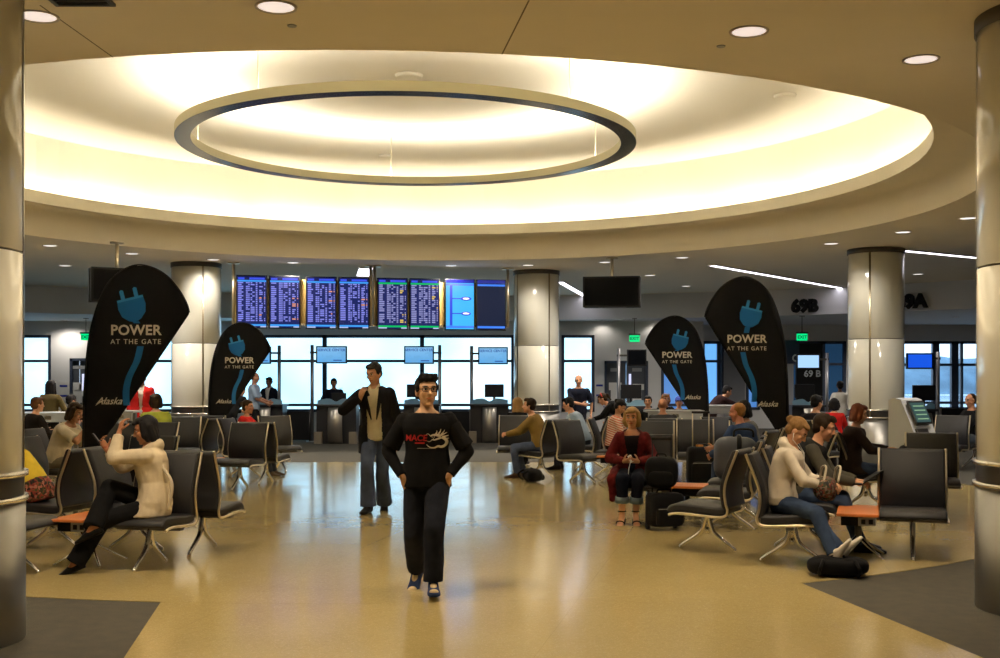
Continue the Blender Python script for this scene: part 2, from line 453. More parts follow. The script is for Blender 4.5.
# ---- columns
def cream_panel():
    m = mat('cream back-painted glass', (.74, .73, .64), .14, coat=.45, spec=.5); return m
m_panel = cream_panel(); m_seam = mat('column seam strip', (.34, .29, .20), .35, .9); m_joint = mat('panel joint', (.05, .045, .035), .6)
def column(px_loc, rot):
    e = struct(empty('column', (px_loc[0], px_loc[1], 0), rot)); r = .535
    b = MB()
    for k in range(4):
        a0 = pi / 2 * k + .035; a1 = pi / 2 * (k + 1) - .035
        for z0, z1 in ((1.045, 2.415), (2.428, 4.12)):
            prof = [(r - .05, z0), (r - .004, z0), (r, z0 + .004), (r, z1 - .004), (r - .004, z1), (r - .05, z1)]
            b.lathe(prof, 20, a0=a0, a1=a1)
    b.build('cream_panel', m_panel, e, recalc=False)
    b = MB(); b.lathe([(r - .03, .86), (r - .03, 4.12)], 64); b.build('panel_joint', m_joint, e, recalc=False)
    b = MB()
    for k in range(4):
        a0 = pi / 2 * k - .03; a1 = pi / 2 * k + .03
        b.lathe([(r - .03, .87), (r + .006, .87), (r + .006, 4.12), (r - .03, 4.12)], 4, a0=a0, a1=a1)
    b.build('seam_strip', m_seam, e, recalc=False)
    b = MB(); b.lathe([(r + .012, 0), (r + .012, .855), (r - .02, .86)], 64); b.build('base_cladding', m_steel, e, recalc=False)
    b = MB(); b.lathe([(r + .004, .90), (r + .004, 1.02)], 64); b.build('dark_band', m_darksteel, e, recalc=False)
    b = MB()
    for z in (.865, 1.02): b.lathe([(r - .01, z), (r + .028, z), (r + .028, z + .03), (r - .01, z + .03)], 64)
    b.build('steel_ring', m_chrome, e, recalc=False)
    b = MB(); b.lathe([(r - .01, 4.10), (r + .016, 4.10), (r + .016, 4.2), (r - .01, 4.2)], 64); b.build('collar', mat('dull steel collar', (.13, .12, .11), .5, .6), e, recalc=False)
    return e
COLS = [(-32.1, 10.15), (12, 10.6), (56.3, 10.55), (149.0, 10.25), (-167.4, 10.02)]
for (a, r), ro in zip(COLS, (RAD(-60), RAD(-58), RAD(-30), RAD(160), RAD(14))):
    column((CX + r * sin(RAD(a)), CY + r * cos(RAD(a))), ro)

# ---- outdoors beyond the clear windows
b = MB(); b.box((30, 130, -4.2), (400, 180, .4)); struct(b.build('ground_apron', mat('apron concrete', (.62, .66, .7), .9)))
b = MB(); b.box((60, 330, -4.3), (900, 220, .3)); struct(b.build('water', mat('bay water', (.45, .58, .7), .15)))
b = MB(); rows = []
for j in range(5):
    row = []
    for i in range(81):
        x = -150 + i * 10
        hgt = 13 + 7 * noise.noise(V((x * .012, 0, 3))) + 2.5 * noise.noise(V((x * .07, 1, 0)))
        row.append(b.bm.verts.new((x, 440 + j * 14, -4 + max(0, hgt) * sin(pi * min(j, 2.5) / 5) * 1.15)))
    rows.append(row)
for j in range(4):
    for i in range(80): b.bm.faces.new((rows[j][i], rows[j][i + 1], rows[j + 1][i + 1], rows[j + 1][i]))
struct(b.build('hills', mat('wooded hills', (.13, .22, .30), .95, var=.4, vscale=.08)))
# ================================================================== FITTINGS
def screen_mat(name, seed, accent, rowcol, W, Hh, dens=1.0):
    t = NT(name); s = t.sep(t.tc('Object'))
    u = t.math('ADD', t.math('DIVIDE', s[0], W), .5); v = t.math('ADD', t.math('DIVIDE', s[2], Hh), .5)
    rf = t.mul(v, 27.0); row = t.math('FLOOR', rf); fr = t.math('FRACT', rf)
    body = t.mul(t.gt(v, .105), t.lt(v, .885))
    line = t.mul(t.gt(fr, .22), t.lt(fr, .86))
    tot = None
    for i, (a, b_, th) in enumerate([(.03, .15, .04), (.15, .21, .35), (.30, .37, .15), (.38, .43, .1), (.46, .52, .25), (.52, .60, .45), (.64, .70, .1), (.76, .84, .2), (.84, .88, .45), (.93, .965, .2)]):
        w = t.n('TexWhiteNoise'); w.noise_dimensions = '2D'
        cv = t.n('CombineXYZ'); t.lk(row, cv.inputs[0]); cv.inputs[1].default_value = i * 1.37 + seed * 7.1
        t.lk(cv.outputs[0], w.inputs['Vector'])
        k = t.mul(t.mul(t.gt(u, a), t.lt(u, b_)), t.gt(w.outputs['Value'], th))
        tot = k if tot is None else t.math('MAXIMUM', tot, k)
    wn_ = t.n('TexWhiteNoise'); wn_.noise_dimensions = '1D'; t.lk(t.math('ADD', row, seed * 3.3), wn_.inputs['W'])
    special = t.mul(t.gt(wn_.outputs['Value'], .86), t.gt(u, .75))
    tc_ = t.mix(special, rowcol, (.85, .62, .12) if accent[1] > accent[2] else (.85, .35, .22))
    c = t.mix(t.mul(t.mul(tot, line), body), (.012, .02, .12), tc_)
    head = t.gt(v, .925); c = t.mix(head, c, (.008, .012, .10))
    ht = t.mul(t.mul(t.gt(v, .935), t.lt(v, .975)), t.math('MAXIMUM', t.mul(t.gt(u, .03), t.lt(u, .25)), t.mul(t.gt(u, .42), t.lt(u, .95))))
    c = t.mix(ht, c, (.05, .09, .85))
    c = t.mix(t.mul(t.gt(v, .892), t.lt(v, .925)), c, accent)
    c = t.mix(t.mul(t.gt(v, .025), t.lt(v, .06)), c, accent)
    ft = t.mul(t.lt(v, .022), t.math('MAXIMUM', t.lt(u, .3), t.gt(u, .8)))
    c = t.mix(ft, c, (.5, .6, .9))
    t.put((.004, .004, .01), t.b.inputs['Base Color']); t.put(.3, t.b.inputs['Roughness']); t.put(.06, t.b.inputs['Specular IOR Level'])
    t.put(c, t.b.inputs['Emission Color']); t.put(1.0, t.b.inputs['Emission Strength']); return t.m
BL = [(236, 267.3), (269, 300.3), (305.8, 336.8), (338.4, 369.4), (377.3, 407.9), (409.5, 439.8), (445, 474.9), (476.5, 506)]
YA, YBd = 25.1, 26.4
pL = V(((236 - 500) * YA / F, YA)); pR = V(((506 - 500) * YBd / F, YBd)); bdir = (pR - pL).normalized(); bang = atan2(bdir.y, bdir.x)
def on_line(px):   # point of the board line seen at column px
    k = (px - 500) / F
    t_ = (k * pL.y - pL.x) / (bdir.x - k * bdir.y); return pL + bdir * t_
names = ['flight board of lavender rows right above the small banner', 'flight board of lavender rows between the one above the small banner and a tan gap',
  'flight board of lavender rows, third in line, just past a tan gap', 'flight board of lavender rows beside the double pole in mid line',
  'flight board with green bands, first past the double pole', 'flight board with green bands beside a tan gap', 'bright cyan map screen in the line of flight boards', 'mostly dark board with blue bands at the column end of the line']
for i, (a, b_) in enumerate(BL):
    A, B = on_line(a), on_line(b_); W = (B - A).length; c = (A + B) / 2; Hh = 1.165; zc = 3.335
    e = empty('hanging_flight_board', (c.x, c.y, zc - Hh / 2), bang, names[i], 'flight board', 'hanging flight boards')
    m = MB(); m.box((0, .05, Hh / 2), (W, .085, Hh), bev=.006); m.build('housing', m_black, e)
    sw, sh = W - .05, Hh - .05
    if i < 4: sm = screen_mat('flight rows %d' % i, i, (.05, .35, .95), (.25, .27, .85), sw, sh)
    elif i < 6: sm = screen_mat('flight rows %d' % i, i, (.0, .55, .12), (.30, .31, .62), sw, sh)
    elif i == 6: sm = mat('cyan map screen', (.01, .01, .02), .3, spec=.05, emit=(.05, .52, 1.0), estr=1.0)
    else: sm = mat('idle screen', (.004, .004, .006), .3, spec=.05, emit=(.012, .018, .045), estr=1.0)
    m = MB(); m.box((0, 0, 0), (sw, .006, sh)); m.build('screen', sm, e, loc=(0, .004, Hh / 2))
    if i >= 6:
        m_b1 = mat('screen deep blue', (.01, .01, .05), .3, emit=(.01, .05, .75), estr=1.0); m_b2 = mat('screen band blue', (.01, .01, .05), .3, emit=(.04, .22, .95), estr=1.0)
        m = MB(); m.box((0, 0, sh * .96 / 2 + Hh / 2 - .005), (sw, .004, .075)); m.build('header_bar', mat('screen header', (0, 0, .05), .3, emit=(.01, .02, .3), estr=1), e)
        m = MB(); m.box((0, 0, Hh / 2 + sh / 2 - .105), (sw, .004, .045)); m.box((0, 0, .075), (sw, .004, .05)); m.build('band', m_b2, e)
    if i == 6:
        m = MB(); m.box((-sw * .32, -.001, Hh / 2 - .02), (.06, .004, sh - .2))
        for zz, wd in ((.72, .17), (.38, .15)):
            m.box((-sw * .1, -.001, zz), (sw * .4, .004, .025)); m.ell((sw * .22, -.001, zz), (wd * .75, .003, .045))
        m.build('map_lines', m_b1, e)
        m = MB()
        for zz in (.72, .38): m.ell((sw * .22, -.004, zz), (.075, .003, .02))
        m.build('map_gates', mat('map label white', (.5, .5, .6), .4, emit=(.6, .62, .9), estr=1), e)
# frame and poles of the boards
fr = empty('board_hanging_frame', (on_line(371).x, on_line(371).y, 0), bang, 'champagne metal hanging frame with tan panels behind the line of flight boards', 'frame')
def fl(px): return (on_line(px) - on_line(371)).dot(bdir)
for px in (233.5, 371.2, 375.2, 509):
    m = MB(); m.cone((fl(px), .12, 2.84), (fl(px), .12, 4.2), .035, .035, 12); p = m.build('pole', m_gold, fr)
    m = MB(); m.box((fl(px), .12, 4.18), (.26, .16, .035)); m.build('ceiling_plate', m_gold, p)
m = MB(); m.box(((fl(234) + fl(373)) / 2, .125, 3.35), (fl(373) - fl(234), .02, 1.0)); m.box(((fl(373) + fl(508)) / 2, .125, 3.35), (fl(508) - fl(376), .02, 1.0))
m.build('back_panel', mat('tan panel', (.50, .33, .10), .5), fr)
m = MB(); m.box(((fl(234) + fl(508)) / 2, .13, 2.85), (fl(508) - fl(234), .05, .05)); m.build('rail', m_chrome, fr)

# ---- gate information monitors on slim posts
def world_screen(name, blue=True):
    t = NT(name); v = t.tc('Object'); s = t.sep(v)
    n = t.noise(v, 5, 3); land = t.gt(n, .55)
    c = t.mix(t.math('MULTIPLY_ADD', s[2], 1.2, .5), (.04, .34, .80), (.34, .66, .95))
    c = t.mix(t.mul(land, .55), c, (.16, .44, .78))
    t.put((.01, .01, .02), t.b.inputs['Base Color']); t.put(.3, t.b.inputs['Roughness']); t.put(.06, t.b.inputs['Specular IOR Level'])
    t.put(c, t.b.inputs['Emission Color']); t.put(.95, t.b.inputs['Emission Strength']); return t.m
m_wscreen = world_screen('service screen')
m_ink = mat('screen ink', (.01, .02, .08), .4, emit=(.01, .05, .30), estr=1)
m_post = mat('grey post', (.30, .30, .32), .35, .85)
def gate_monitor(px0, px1, py0, py1, pxpost, Y, label, scr, ybase=0, text=None):
    zb = CAMH + (YH - py1) * Y / F; zt = CAMH + (YH - py0) * Y / F; xa = (px0 - 500) * Y / F; xb_ = (px1 - 500) * Y / F; xp = (pxpost - 500) * Y / F
    e = empty('gate_monitor_stand', (xp, Y + .1, 0), 0, label, 'monitor')
    m = MB(); m.cone((0, 0, .02), (0, 0, zt + .03), .045, .045, 14); m.build('pole', m_post, e)
    m = MB(); m.cone((0, 0, 0), (0, 0, .025), .16, .15, 24); m.build('base_plate', m_post, e)
    xn = xa if abs(xa - xp) < abs(xb_ - xp) else xb_
    m = MB(); m.box(((xn - xp) / 2, -.02, (zb + zt) / 2 + .06), (abs(xn - xp) + .1, .04, .05)); m.build('arm', m_darksteel, e)
    c = (xa + xb_) / 2 - xp
    m = MB(); m.box((c, -.08, (zb + zt) / 2), (xb_ - xa, .07, zt - zb), bev=.008); hd = m.build('monitor', m_black, e)
    m = MB(); m.box((0, 0, 0), (xb_ - xa - .07, .006, zt - zb - .07)); m.build('screen', scr, hd, loc=(c, -.115, (zb + zt) / 2))
    if text:
        tb = text_bm(text, .095, .001, bold=.002); tb.xf(M.Translation((c, -.121, zt - .135)) @ M.Rotation(pi / 2, 4, 'X')); tb.build('lettering', m_ink, hd, recalc=False)
        g = MB(); g.box((c + .16, -.120, zb + .085), (.22, .002, .025)); g.build('logo_line', m_ink, hd)
    return e
gate_monitor(316, 347, 346, 363.5, 311.5, 30, 'bright service screen on a post, above the uniformed agent at his counter', m_wscreen, text='SERVICE CENTER')
gate_monitor(244, 271, 346.5, 364, 278.5, 30, 'service screen on a post half hidden behind the small banner by the flight boards', m_wscreen, text='SERVICE CENTER')
gate_monitor(404, 434, 346, 364, 439.5, 30.3, 'bright service screen on a post above the head of the man in glasses', m_wscreen, text='SERVICE CENTER')
gate_monitor(478, 508, 347, 364.5, 471.5, 30.6, 'bright service screen on a post nearest the middle column', m_wscreen, text='SERVICE CENTER')
m_txtscreen = mat('pale text screen', (.02, .03, .04), .2, emit=(.40, .66, 1.0), estr=1.1)
e = gate_monitor(796.5, 820, 354, 369, 828, 30, 'bright pale gate screen on a post in front of the 69 B gate panel', m_txtscreen)
m_bluescreen = mat('plain blue screen', (.01, .02, .05), .2, emit=(.01, .10, .80), estr=1.0)
gate_monitor(906.5, 933, 353, 369, 939.5, 27, 'plain blue gate screen on a post in front of the clear bay windows', m_bluescreen)
m_off = mat('switched off screen', (.003, .0035, .005), .3, spec=.05)
gate_monitor(627, 646.5, 349.5, 366, 619, 30, 'switched off monitor on a post in front of the double doors', m_off)

# ---- hanging twin televisions
def hanging_tv(pxc, pyt, pyb, w, Y, rz, label, side=1):
    h = (pyb - pyt) * Y / F; zc = CAMH + (YH - (pyt + pyb) / 2) * Y / F; x = (pxc - 500) * Y / F
    e = empty('hanging_television_pair', (x, Y, zc - h / 2), rz, label, 'television')
    for s in (-1, 1):
        m = MB(); m.box((0, s * .14, h / 2), (w, .1, h), bev=.01); hd = m.build('television', m_black, e)
        m = MB(); m.box((0, 0, 0), (w - .08, .006, h - .08)); m.build('screen', m_off, hd, loc=(0, s * .192, h / 2))
    m = MB(); m.cone((0, 0, h * .5), (0, 0, 4.2 - (zc - h / 2)), .035, .035, 12); m.build('pole', m_gold, e)
    m = MB(); m.cone((0, 0, 4.17 - (zc - h / 2)), (0, 0, 4.2 - (zc - h / 2)), .13, .13, 20); m.build('ceiling_plate', m_gold, e)
    m = MB(); m.box((0, 0, h * .5), (.3, .16, .3)); m.box((0, 0, .02), (w * .5, .2, .03)); m.build('bracket', m_darksteel, e); return e
hanging_tv(612, 277, 307.5, 1.20, 24.3, RAD(-10), 'pair of dark televisions hung back to back between the middle column and the banners')
hanging_tv(117, 268.5, 302.5, .98, 21.5, RAD(28), 'pair of dark televisions hung back to back behind the tall banner by the cream-jacket woman')

# ---- exit signs
m_exit = mat('exit green', (.0, .2, .06), .4, emit=(.0, .75, .22), estr=1.2); m_exitdark = mat('exit letter', (.0, .05, .02), .5)
def exit_sign(px, py, Y, zc, label):
    x = (px - 500) * Y / F; z = CAMH + (YH - py) * Y / F
    e = empty('exit_sign', (x, Y, z), 0, label, 'exit sign')
    m = MB(); m.box((0, 0, 0), (.30, .05, .20), bev=.006); m.build('face', m_exit, e)
    m = MB(); m.box((0, 0, .12), (.34, .08, .05)); m.build('housing', m_darksteel, e)
    m = MB(); m.cone((0, 0, .14), (0, 0, zc - z), .012, .012, 8); m.box((0, 0, zc - z - .01), (.14, .08, .02)); m.build('stem', m_darksteel, e)
    t = text_bm('EXIT', .13, .002, bold=.003); t.xf(M.Translation((0, -.027, -.045)) @ M.Rotation(pi / 2, 4, 'X')); t.build('lettering', m_exitdark, e, recalc=False)
exit_sign(634.5, 338.5, 34.2, 3.46, 'lit green exit sign hung above the double doors')
exit_sign(802, 337, 33, 3.46, 'lit green exit sign hung beside the tall banner near the 69 B gate')
exit_sign(86, 337, 34.2, 3.46, 'lit green exit sign peeking out beside the tall banner by the cream-jacket woman')

# ---- linear lights and downlights in the main ceiling
m_line = mat('linear lamp', (1, 1, 1), .5, emit=(.92, .88, 1.0), estr=5)
def linear(p, q, label, w=.16):
    P, Q = ceil_pt(*p), ceil_pt(*q); c = (P + Q) / 2; d = Q - P
    e = empty('linear_ceiling_light', (c.x, c.y, H1), atan2(d.y, d.x), label, 'light')
    m = MB(); m.box((0, 0, -.012), (d.length, w, .02)); m.build('diffuser', m_line, e)
    m = MB()
    for s in (-1, 1): m.box((0, s * (w / 2 + .02), -.015), (d.length + .08, .03, .03)); m.box((s * (d.length / 2 + .02), 0, -.015), (.03, w, .03))
    m.build('trim', m_white, e)
linear((712, 264.5), (845, 288), 'long slim lit ceiling strip between the tall banner and the right-hand column')
linear((903, 249.5), (985, 257.5), 'slim lit ceiling strip running behind the near steel-based column')
linear((560, 281), (588, 297), 'short lit ceiling strip beside the middle column and the hanging televisions')
linear((366, 267.5), (363, 275), 'short lit ceiling strip seen end on over the double pole of the boards', .3)
m_lens = mat('downlight reflector', (.85, .82, .8), .35, emit=(1.0, .86, .80), estr=.75)
m_lensf = mat('far downlight reflector', (.85, .82, .8), .35, emit=(1.0, .93, .88), estr=1.3)
DL = [(38, 16, 'large round downlight close to the near column at the seated couple'), (276, 6.5, 'large round downlight beside the small sensor above the ring'), (749, 31, 'large round downlight over the aisle above the hoodie girl'), (921, 59, 'large round downlight by the near steel-based column'),
 (50, 245.5, 'small downlight nearest the near column on the banner side'), (65, 265.5, 'small downlight over the far seats beside the exit sign'), (132, 253.5, 'small downlight above the top of the tall banner'), (213, 259.5, 'small downlight by the head of the column behind the small banner'), (293, 262.5, 'small downlight above the second flight board'), (451, 265.5, 'small downlight above the cyan map screen'), (528, 265, 'small downlight by the head of the middle column'), (605, 262, 'small downlight above the twin televisions'), (682, 257.5, 'small downlight above the shorter banner'), (650, 275.2, 'small downlight past the twin televisions'), (686, 286, 'small downlight deep between the two banners'),
 (831, 243.5, 'small downlight in front of the column by the kiosk'), (903, 232, 'small downlight above the kiosk'), (918, 274, 'small downlight over the plain blue gate screen'), (968, 218, 'small downlight tucked beside the near steel-based column')]
m_rim = mat('downlight rim', (.55, .5, .45), .4)
def at_xy_(px, Y): return (px - 500) * Y / F
def lab_near(px): return px in (213, 528, 831, 903)
def downlight(P, r, label, lens, power):
    e = empty('recessed_downlight', (P.x, P.y, P.z), 0, label, 'downlight', 'recessed ceiling downlights')
    m = MB(); m.lathe([(r, -.001), (r + .022, -.001), (r + .018, -.012), (r, -.008)], 32); m.build('rim', m_rim, e)
    m = MB(); m.lathe([(r, -.004), (r * .3, -.003), (.001, -.003)], 32); m.build('lens', lens, e)
    l = bpy.data.lights.new('downlight lamp', 'SPOT'); l.energy = power; l.color = (1, .80, .55) if r > .12 and P.y < 12 else (1, .90, .78); l.spot_size = RAD(118 if P.y < 12 else 150); l.spot_blend = .6; l.shadow_soft_size = .1
    o = bpy.data.objects.new('downlight_lamp', l); COL.objects.link(o); o.location = (0, 0, -.03); o.parent = e
    return e
for i, (px, py, lab) in enumerate(DL):
    P = ceil_pt(px, py); downlight(P, .125, lab, m_lens if i < 4 else m_lensf, 300 if i < 4 else (110 if lab_near(px) else 400))
for (x, y) in ((-4, 3), (1.5, 2.5), (6.5, 3.5), (-1.5, -3), (4.5, -3), (-7.5, 5), (8.5, 7.5), (-9.5, 10), (-11, 17), (9.5, 15)):
    q = downlight(V((x, y, H1)), .125, None, m_lens, 210)      # unseen downlights added out of view as fill light for the hall
    for k_ in ('label', 'category', 'group'):
        if k_ in q: del q[k_]
    q['kind'] = 'structure'; q.name = 'added_fill_downlight'
for (px, py) in ((858, 321), (838, 326), (956, 317)):
    P = ceil_pt(px, py, 3.46)
    downlight(P, .09, {858: 'tiny downlight in the low ceiling under the dark 69 B letters', 838: 'tiny downlight in the low ceiling closest to the right-hand column', 956: 'tiny downlight in the low ceiling over the clear windows'}[px], m_lensf, 260)
for (px, Y_, lab) in ((64, 35.4, 'tiny downlight in the low ceiling beside the exit sign at the tall banner'), (603, 35.75, 'added fill downlight in the low ceiling over the wall notice by the double doors'), (655, 35.75, 'added fill downlight in the low ceiling over the wall between doors and blue window')):
    downlight(V((at_xy_(px, Y_), Y_, 3.46)), .09, lab, m_lensf, 120 if px == 64 else 14)  # the two by the double doors are added to brighten the back wall

# ---- letters on the bulkhead
def bulk_letters(px, py, text, size, label):
    k = (px - 500) / F
    A = k * k + 1; Bq = 2 * (-k * CX - CY); Cq = CX ** 2 + CY ** 2 - (R_B - .13) ** 2
    y = (-Bq + sqrt(Bq * Bq - 4 * A * Cq)) / (2 * A); P = V((k * y, y, CAMH + (YH - py) * y / F))
    ang = atan2(P.x - CX, P.y - CY)
    t = text_bm(text, size, .05, bold=.025); t.xf(M.Rotation(-ang, 4, 'Z') @ M.Rotation(pi / 2, 4, 'X'))
    o = t.build('gate_letters', m_blackmatt, recalc=False, loc=P); tag(o, label, 'sign')
bulk_letters(804.5, 311.5, '69B', .48, 'dark raised 69B gate letters on the pale bulkhead by the right-hand column')
bulk_letters(911, 307.5, '69A', .50, 'dark raised 69A gate letters half hidden behind the right-hand column')

# ---- doors in the back wall
def wall_door(n, x0, x1, zt, px_papers):
    e = struct(empty('door_%d' % n, ((x0 + x1) / 2, YW, 0))); w = x1 - x0; m_door = mat('blue grey door', (.075, .085, .105), .45)
    m = MB(); m.box((-w / 2 + .04, .06, zt / 2), (.08, .2, zt)); m.box((w / 2 - .04, .06, zt / 2), (.08, .2, zt)); m.box((0, .06, zt - .04), (w, .2, .08)); m.build('door_frame', m_frame, e)
    for s in (-1, 1):
        m = MB(); m.box((s * (w / 4 - .02), .07, zt / 2 - .03), (w / 2 - .06, .05, zt - .09), bev=.004); lf = m.build('door_leaf', m_door, e)
        m = MB(); m.box((s * .12, .035, 1.0), (.05, .05, .22)); m.build('handle', m_steel, lf)
        m = MB(); m.box((s * (w / 4), .04, zt - .28), (.30, .012, .11)); m.build('sign_plate', m_grey, lf)
        m = MB(); m.box((s * (w / 4), .04, 1.12), (.28, .01, .42)); m.build('notice', m_white, lf)
    m = MB(); m.box((.12, .035, 1.55), (.07, .02, .52)); m.build('vision_panel', mat('lit slit glass', (.5, .5, .6), .2, emit=(.65, .70, 1), estr=1), e)
    m = MB(); m.box((w / 4 + .04, .032, 1.40), (.36, .01, .18)); m.box((-w / 4, .032, 1.42), (.40, .01, .24)); m.build('notice_board', m_white, e)
wall_door(1, DOOR[0], DOOR[1], 2.22, None); wall_door(2, DOORL[0], DOORL[1], 2.3, None)
def wall_poster(px, py, w, h, label):
    P = at(px, py, YW - .015); e = empty('wall_notice', P, 0, label, 'notice')
    m = MB(); m.box((0, 0, 0), (w, .012, h)); m.build('sheet', m_white, e)
    m = MB(); m.box((0, -.007, h * .28), (w * .8, .004, .06)); m.box((0, -.007, -h * .22), (w * .8, .004, .06)); m.build('blue_bar', mat('notice blue', (.01, .03, .35), .5), e)
wall_poster(599.5, 391, .26, .62, 'white wall notice with two blue bars beside the double doors'); wall_poster(63.5, 391.5, .30, .62, 'white wall notice with two blue bars past the standing dark-haired woman')
b = MB(); b.box((0, 0, 0), (.12, .04, .2), bev=.01); o = b.build('wall_mounted_card_reader', m_black, loc=at(599.5, 400, YW - .03)); tag(o, 'small black card reader under the wall notice by the doors', 'card reader')

# ---- 69 B gate panel
P = gnd(808, 441.0); Y = 34.0
e = empty('gate_sign_stand', ((809 - 500) * Y / F, Y, 0), 0, 'black free-standing gate panel reading 69 B behind the bright gate screen', 'sign')
m = MB(); m.box((0, 0, 1.35), (.78, .12, 2.7), bev=.01); m.build('panel', m_black, e)
t = text_bm('69 B', .27, .004, bold=.006); t.xf(M.Translation((.08, -.066, CAMH + (380 - 376) * Y / F - .02)) @ M.Rotation(pi / 2, 4, 'X')); t.build('lettering', mat('pale letters', (.55, .6, .65), .5), e, recalc=False)
m = MB(); m.box((-.65, 0, 1.2), (.36, .1, 2.4)); m.build('side_panel', m_grey, e)
m = MB(); m.box((-.55, -.02, 2.45), (.5, .1, .7)); hp = m.build('header_panel', mat('deep blue panel', (.01, .02, .06), .5), e)
t = text_bm('C', .3, .004, bold=.006); t.xf(M.Translation((-.42, -.075, CAMH + (380 - 361.5) * Y / F)) @ M.Rotation(pi / 2, 4, 'X')); t.build('lettering', MATS['pale letters'], hp, recalc=False)
# grey wall panels beyond the banners
b = MB(); b.box((x2(734), YW2 - .03, 1.35), (x2(746) - x2(722) - .1, .05, 2.4)); struct(b.build('wall_panel', m_grey))

# ---- service counters at the glass
m_desktop = mat('counter black laminate', (.02, .02, .023), .35); m_deskfront = mat('counter metal front', (.40, .38, .34), .35, .9); m_frostscreen = mat('frosted blue counter screen', (.30, .48, .58), .25)
def counter(pxa, pxb, Y, label, mon=None, monlabel=None):
    x0, x1 = (pxa - 500) * Y / F, (pxb - 500) * Y / F; w = x1 - x0; c = (x0 + x1) / 2
    e = empty('service_counter', (c, Y, 0), 0, label, 'counter')
    m = MB(); m.box((0, .40, .475), (w * .94, .62, .95)); m.build('body', m_desktop, e)
    for sx_ in (-1, 1):
        m = MB(); m.box((sx_ * w * .41, .02, .15), (w * .18, .24, .3)); m.build('plinth', mat('counter stone', (.22, .19, .14), .6), e)
    m = MB(); m.box((0, .38, .975), (w, .84, .05), bev=.01); m.build('top', m_desktop, e)
    n = 14; m = MB(); fp = []
    for i in range(n + 1):
        u = i / n; fp.append((-.06 + .12 * (1 - (2 * u - 1) ** 2) * -1, .02 + .90 * u))
    ring0 = [(-w * .17, y, z) for y, z in fp] + [(-w * .17, y + .02, z) for y, z in fp[::-1]]; ring1 = [(w * .17, y, z) for y, z in fp] + [(w * .17, y + .02, z) for y, z in fp[::-1]]
    m.loft([ring0, ring1]); m.build('front_panel', m_deskfront, e)
    m = MB(); A, B = [], []
    for i in range(25):
        u = -1 + 2 * i / 24; x = u * w * .45; zt = 1.16 - .06 * u * u - .09 * math.exp(-(u / .22) ** 2)
        A.append((x, .07 + .05 * u * u, 1.0)); B.append((x, .07 + .05 * u * u, zt))
    for i in range(24):
        m.quad(A[i], A[i + 1], B[i + 1], B[i]); 
    bmesh.ops.solidify(m.bm, geom=m.bm.faces[:], thickness=.014); m.build('glass_screen', m_frostscreen, e)
    if mon is not None:
        lowm = -.16 if 'agent' in monlabel else 0.
        t = empty('desk_monitor', (c + mon, Y + .45, 1.0), 0, monlabel, 'monitor')
        q = MB(); q.box((0, 0, .34 + lowm), (.50 + lowm * .8, .05, .34 + lowm * .8), bev=.008); q.build('housing', m_black, t)
        q = MB(); q.box((0, .029, .34 + lowm), (.46 + lowm * .8, .006, .30 + lowm * .8)); q.build('screen', m_bluescreen if False else m_off, t)
        q = MB(); q.cone((0, .02, .015), (0, .02, .25 + lowm), .035, .03, 12); q.build('neck', m_black, t); q = MB(); q.cone((0, .02, 0), (0, .02, .018), .13, .11, 24); q.build('base', m_black, t)
    return e
counter(314.5, 357, 29.2, 'service counter with metal front where the uniformed agent works', 0.02, 'black monitor on the counter in front of the uniformed agent')
counter(469, 510, 29.6, 'service counter with metal front beside the middle column', .12, 'black monitor on the counter beside the middle column')
counter(402, 440, 29.4, 'service counter partly hidden behind the man in glasses', -.15, 'black monitor on the counter just behind the man in glasses')
counter(247, 283, 29.2, 'service counter behind the couple in light blue shirt and dark jacket')
counter(606, 652, 27.5, 'service counter in front of the double doors with black monitor', .1, 'black monitor on the counter before the double doors')
counter(792, 826, 28.5, 'service counter in front of the 69 B gate panel', .0, 'black monitor on the counter before the 69 B gate panel')
counter(916, 938, 24.5, 'service counter in front of the clear bay windows', .10, 'black monitor on the counter before the clear bay windows')
def low_gate(pxa, pxb, pyb, pyt, Y, label):
    x0, x1 = (pxa - 500) * Y / F, (pxb - 500) * Y / F; zt = CAMH + (YH - pyt) * Y / F
    e = empty('low_partition', ((x0 + x1) / 2, Y, 0), 0, label, 'partition'); w = x1 - x0
    m = MB(); m.box((0, 0, zt / 2 + .02), (w - .06, .06, zt - .06), bev=.006); m.build('panel', m_blackmatt, e)
    for s in (-1, 1):
        m = MB(); m.cone((s * (w / 2 - .02), 0, 0), (s * (w / 2 - .02), 0, zt + .03), .03, .03, 12); m.build('post', m_darksteel, e)
low_gate(279.5, 310.5, 443, 411, 30.1, 'low black partition between the two posts beside the agent counter')
low_gate(440.5, 470.5, 443, 411, 30.7, 'low black partition between the two posts beside the man in glasses')
low_gate(360, 400, 443, 412, 31.8, 'low black partition by the glass behind the man in the blazer')
low_gate(940, 984, 443, 408, 27, 'low black partition behind the far seats under the clear windows')

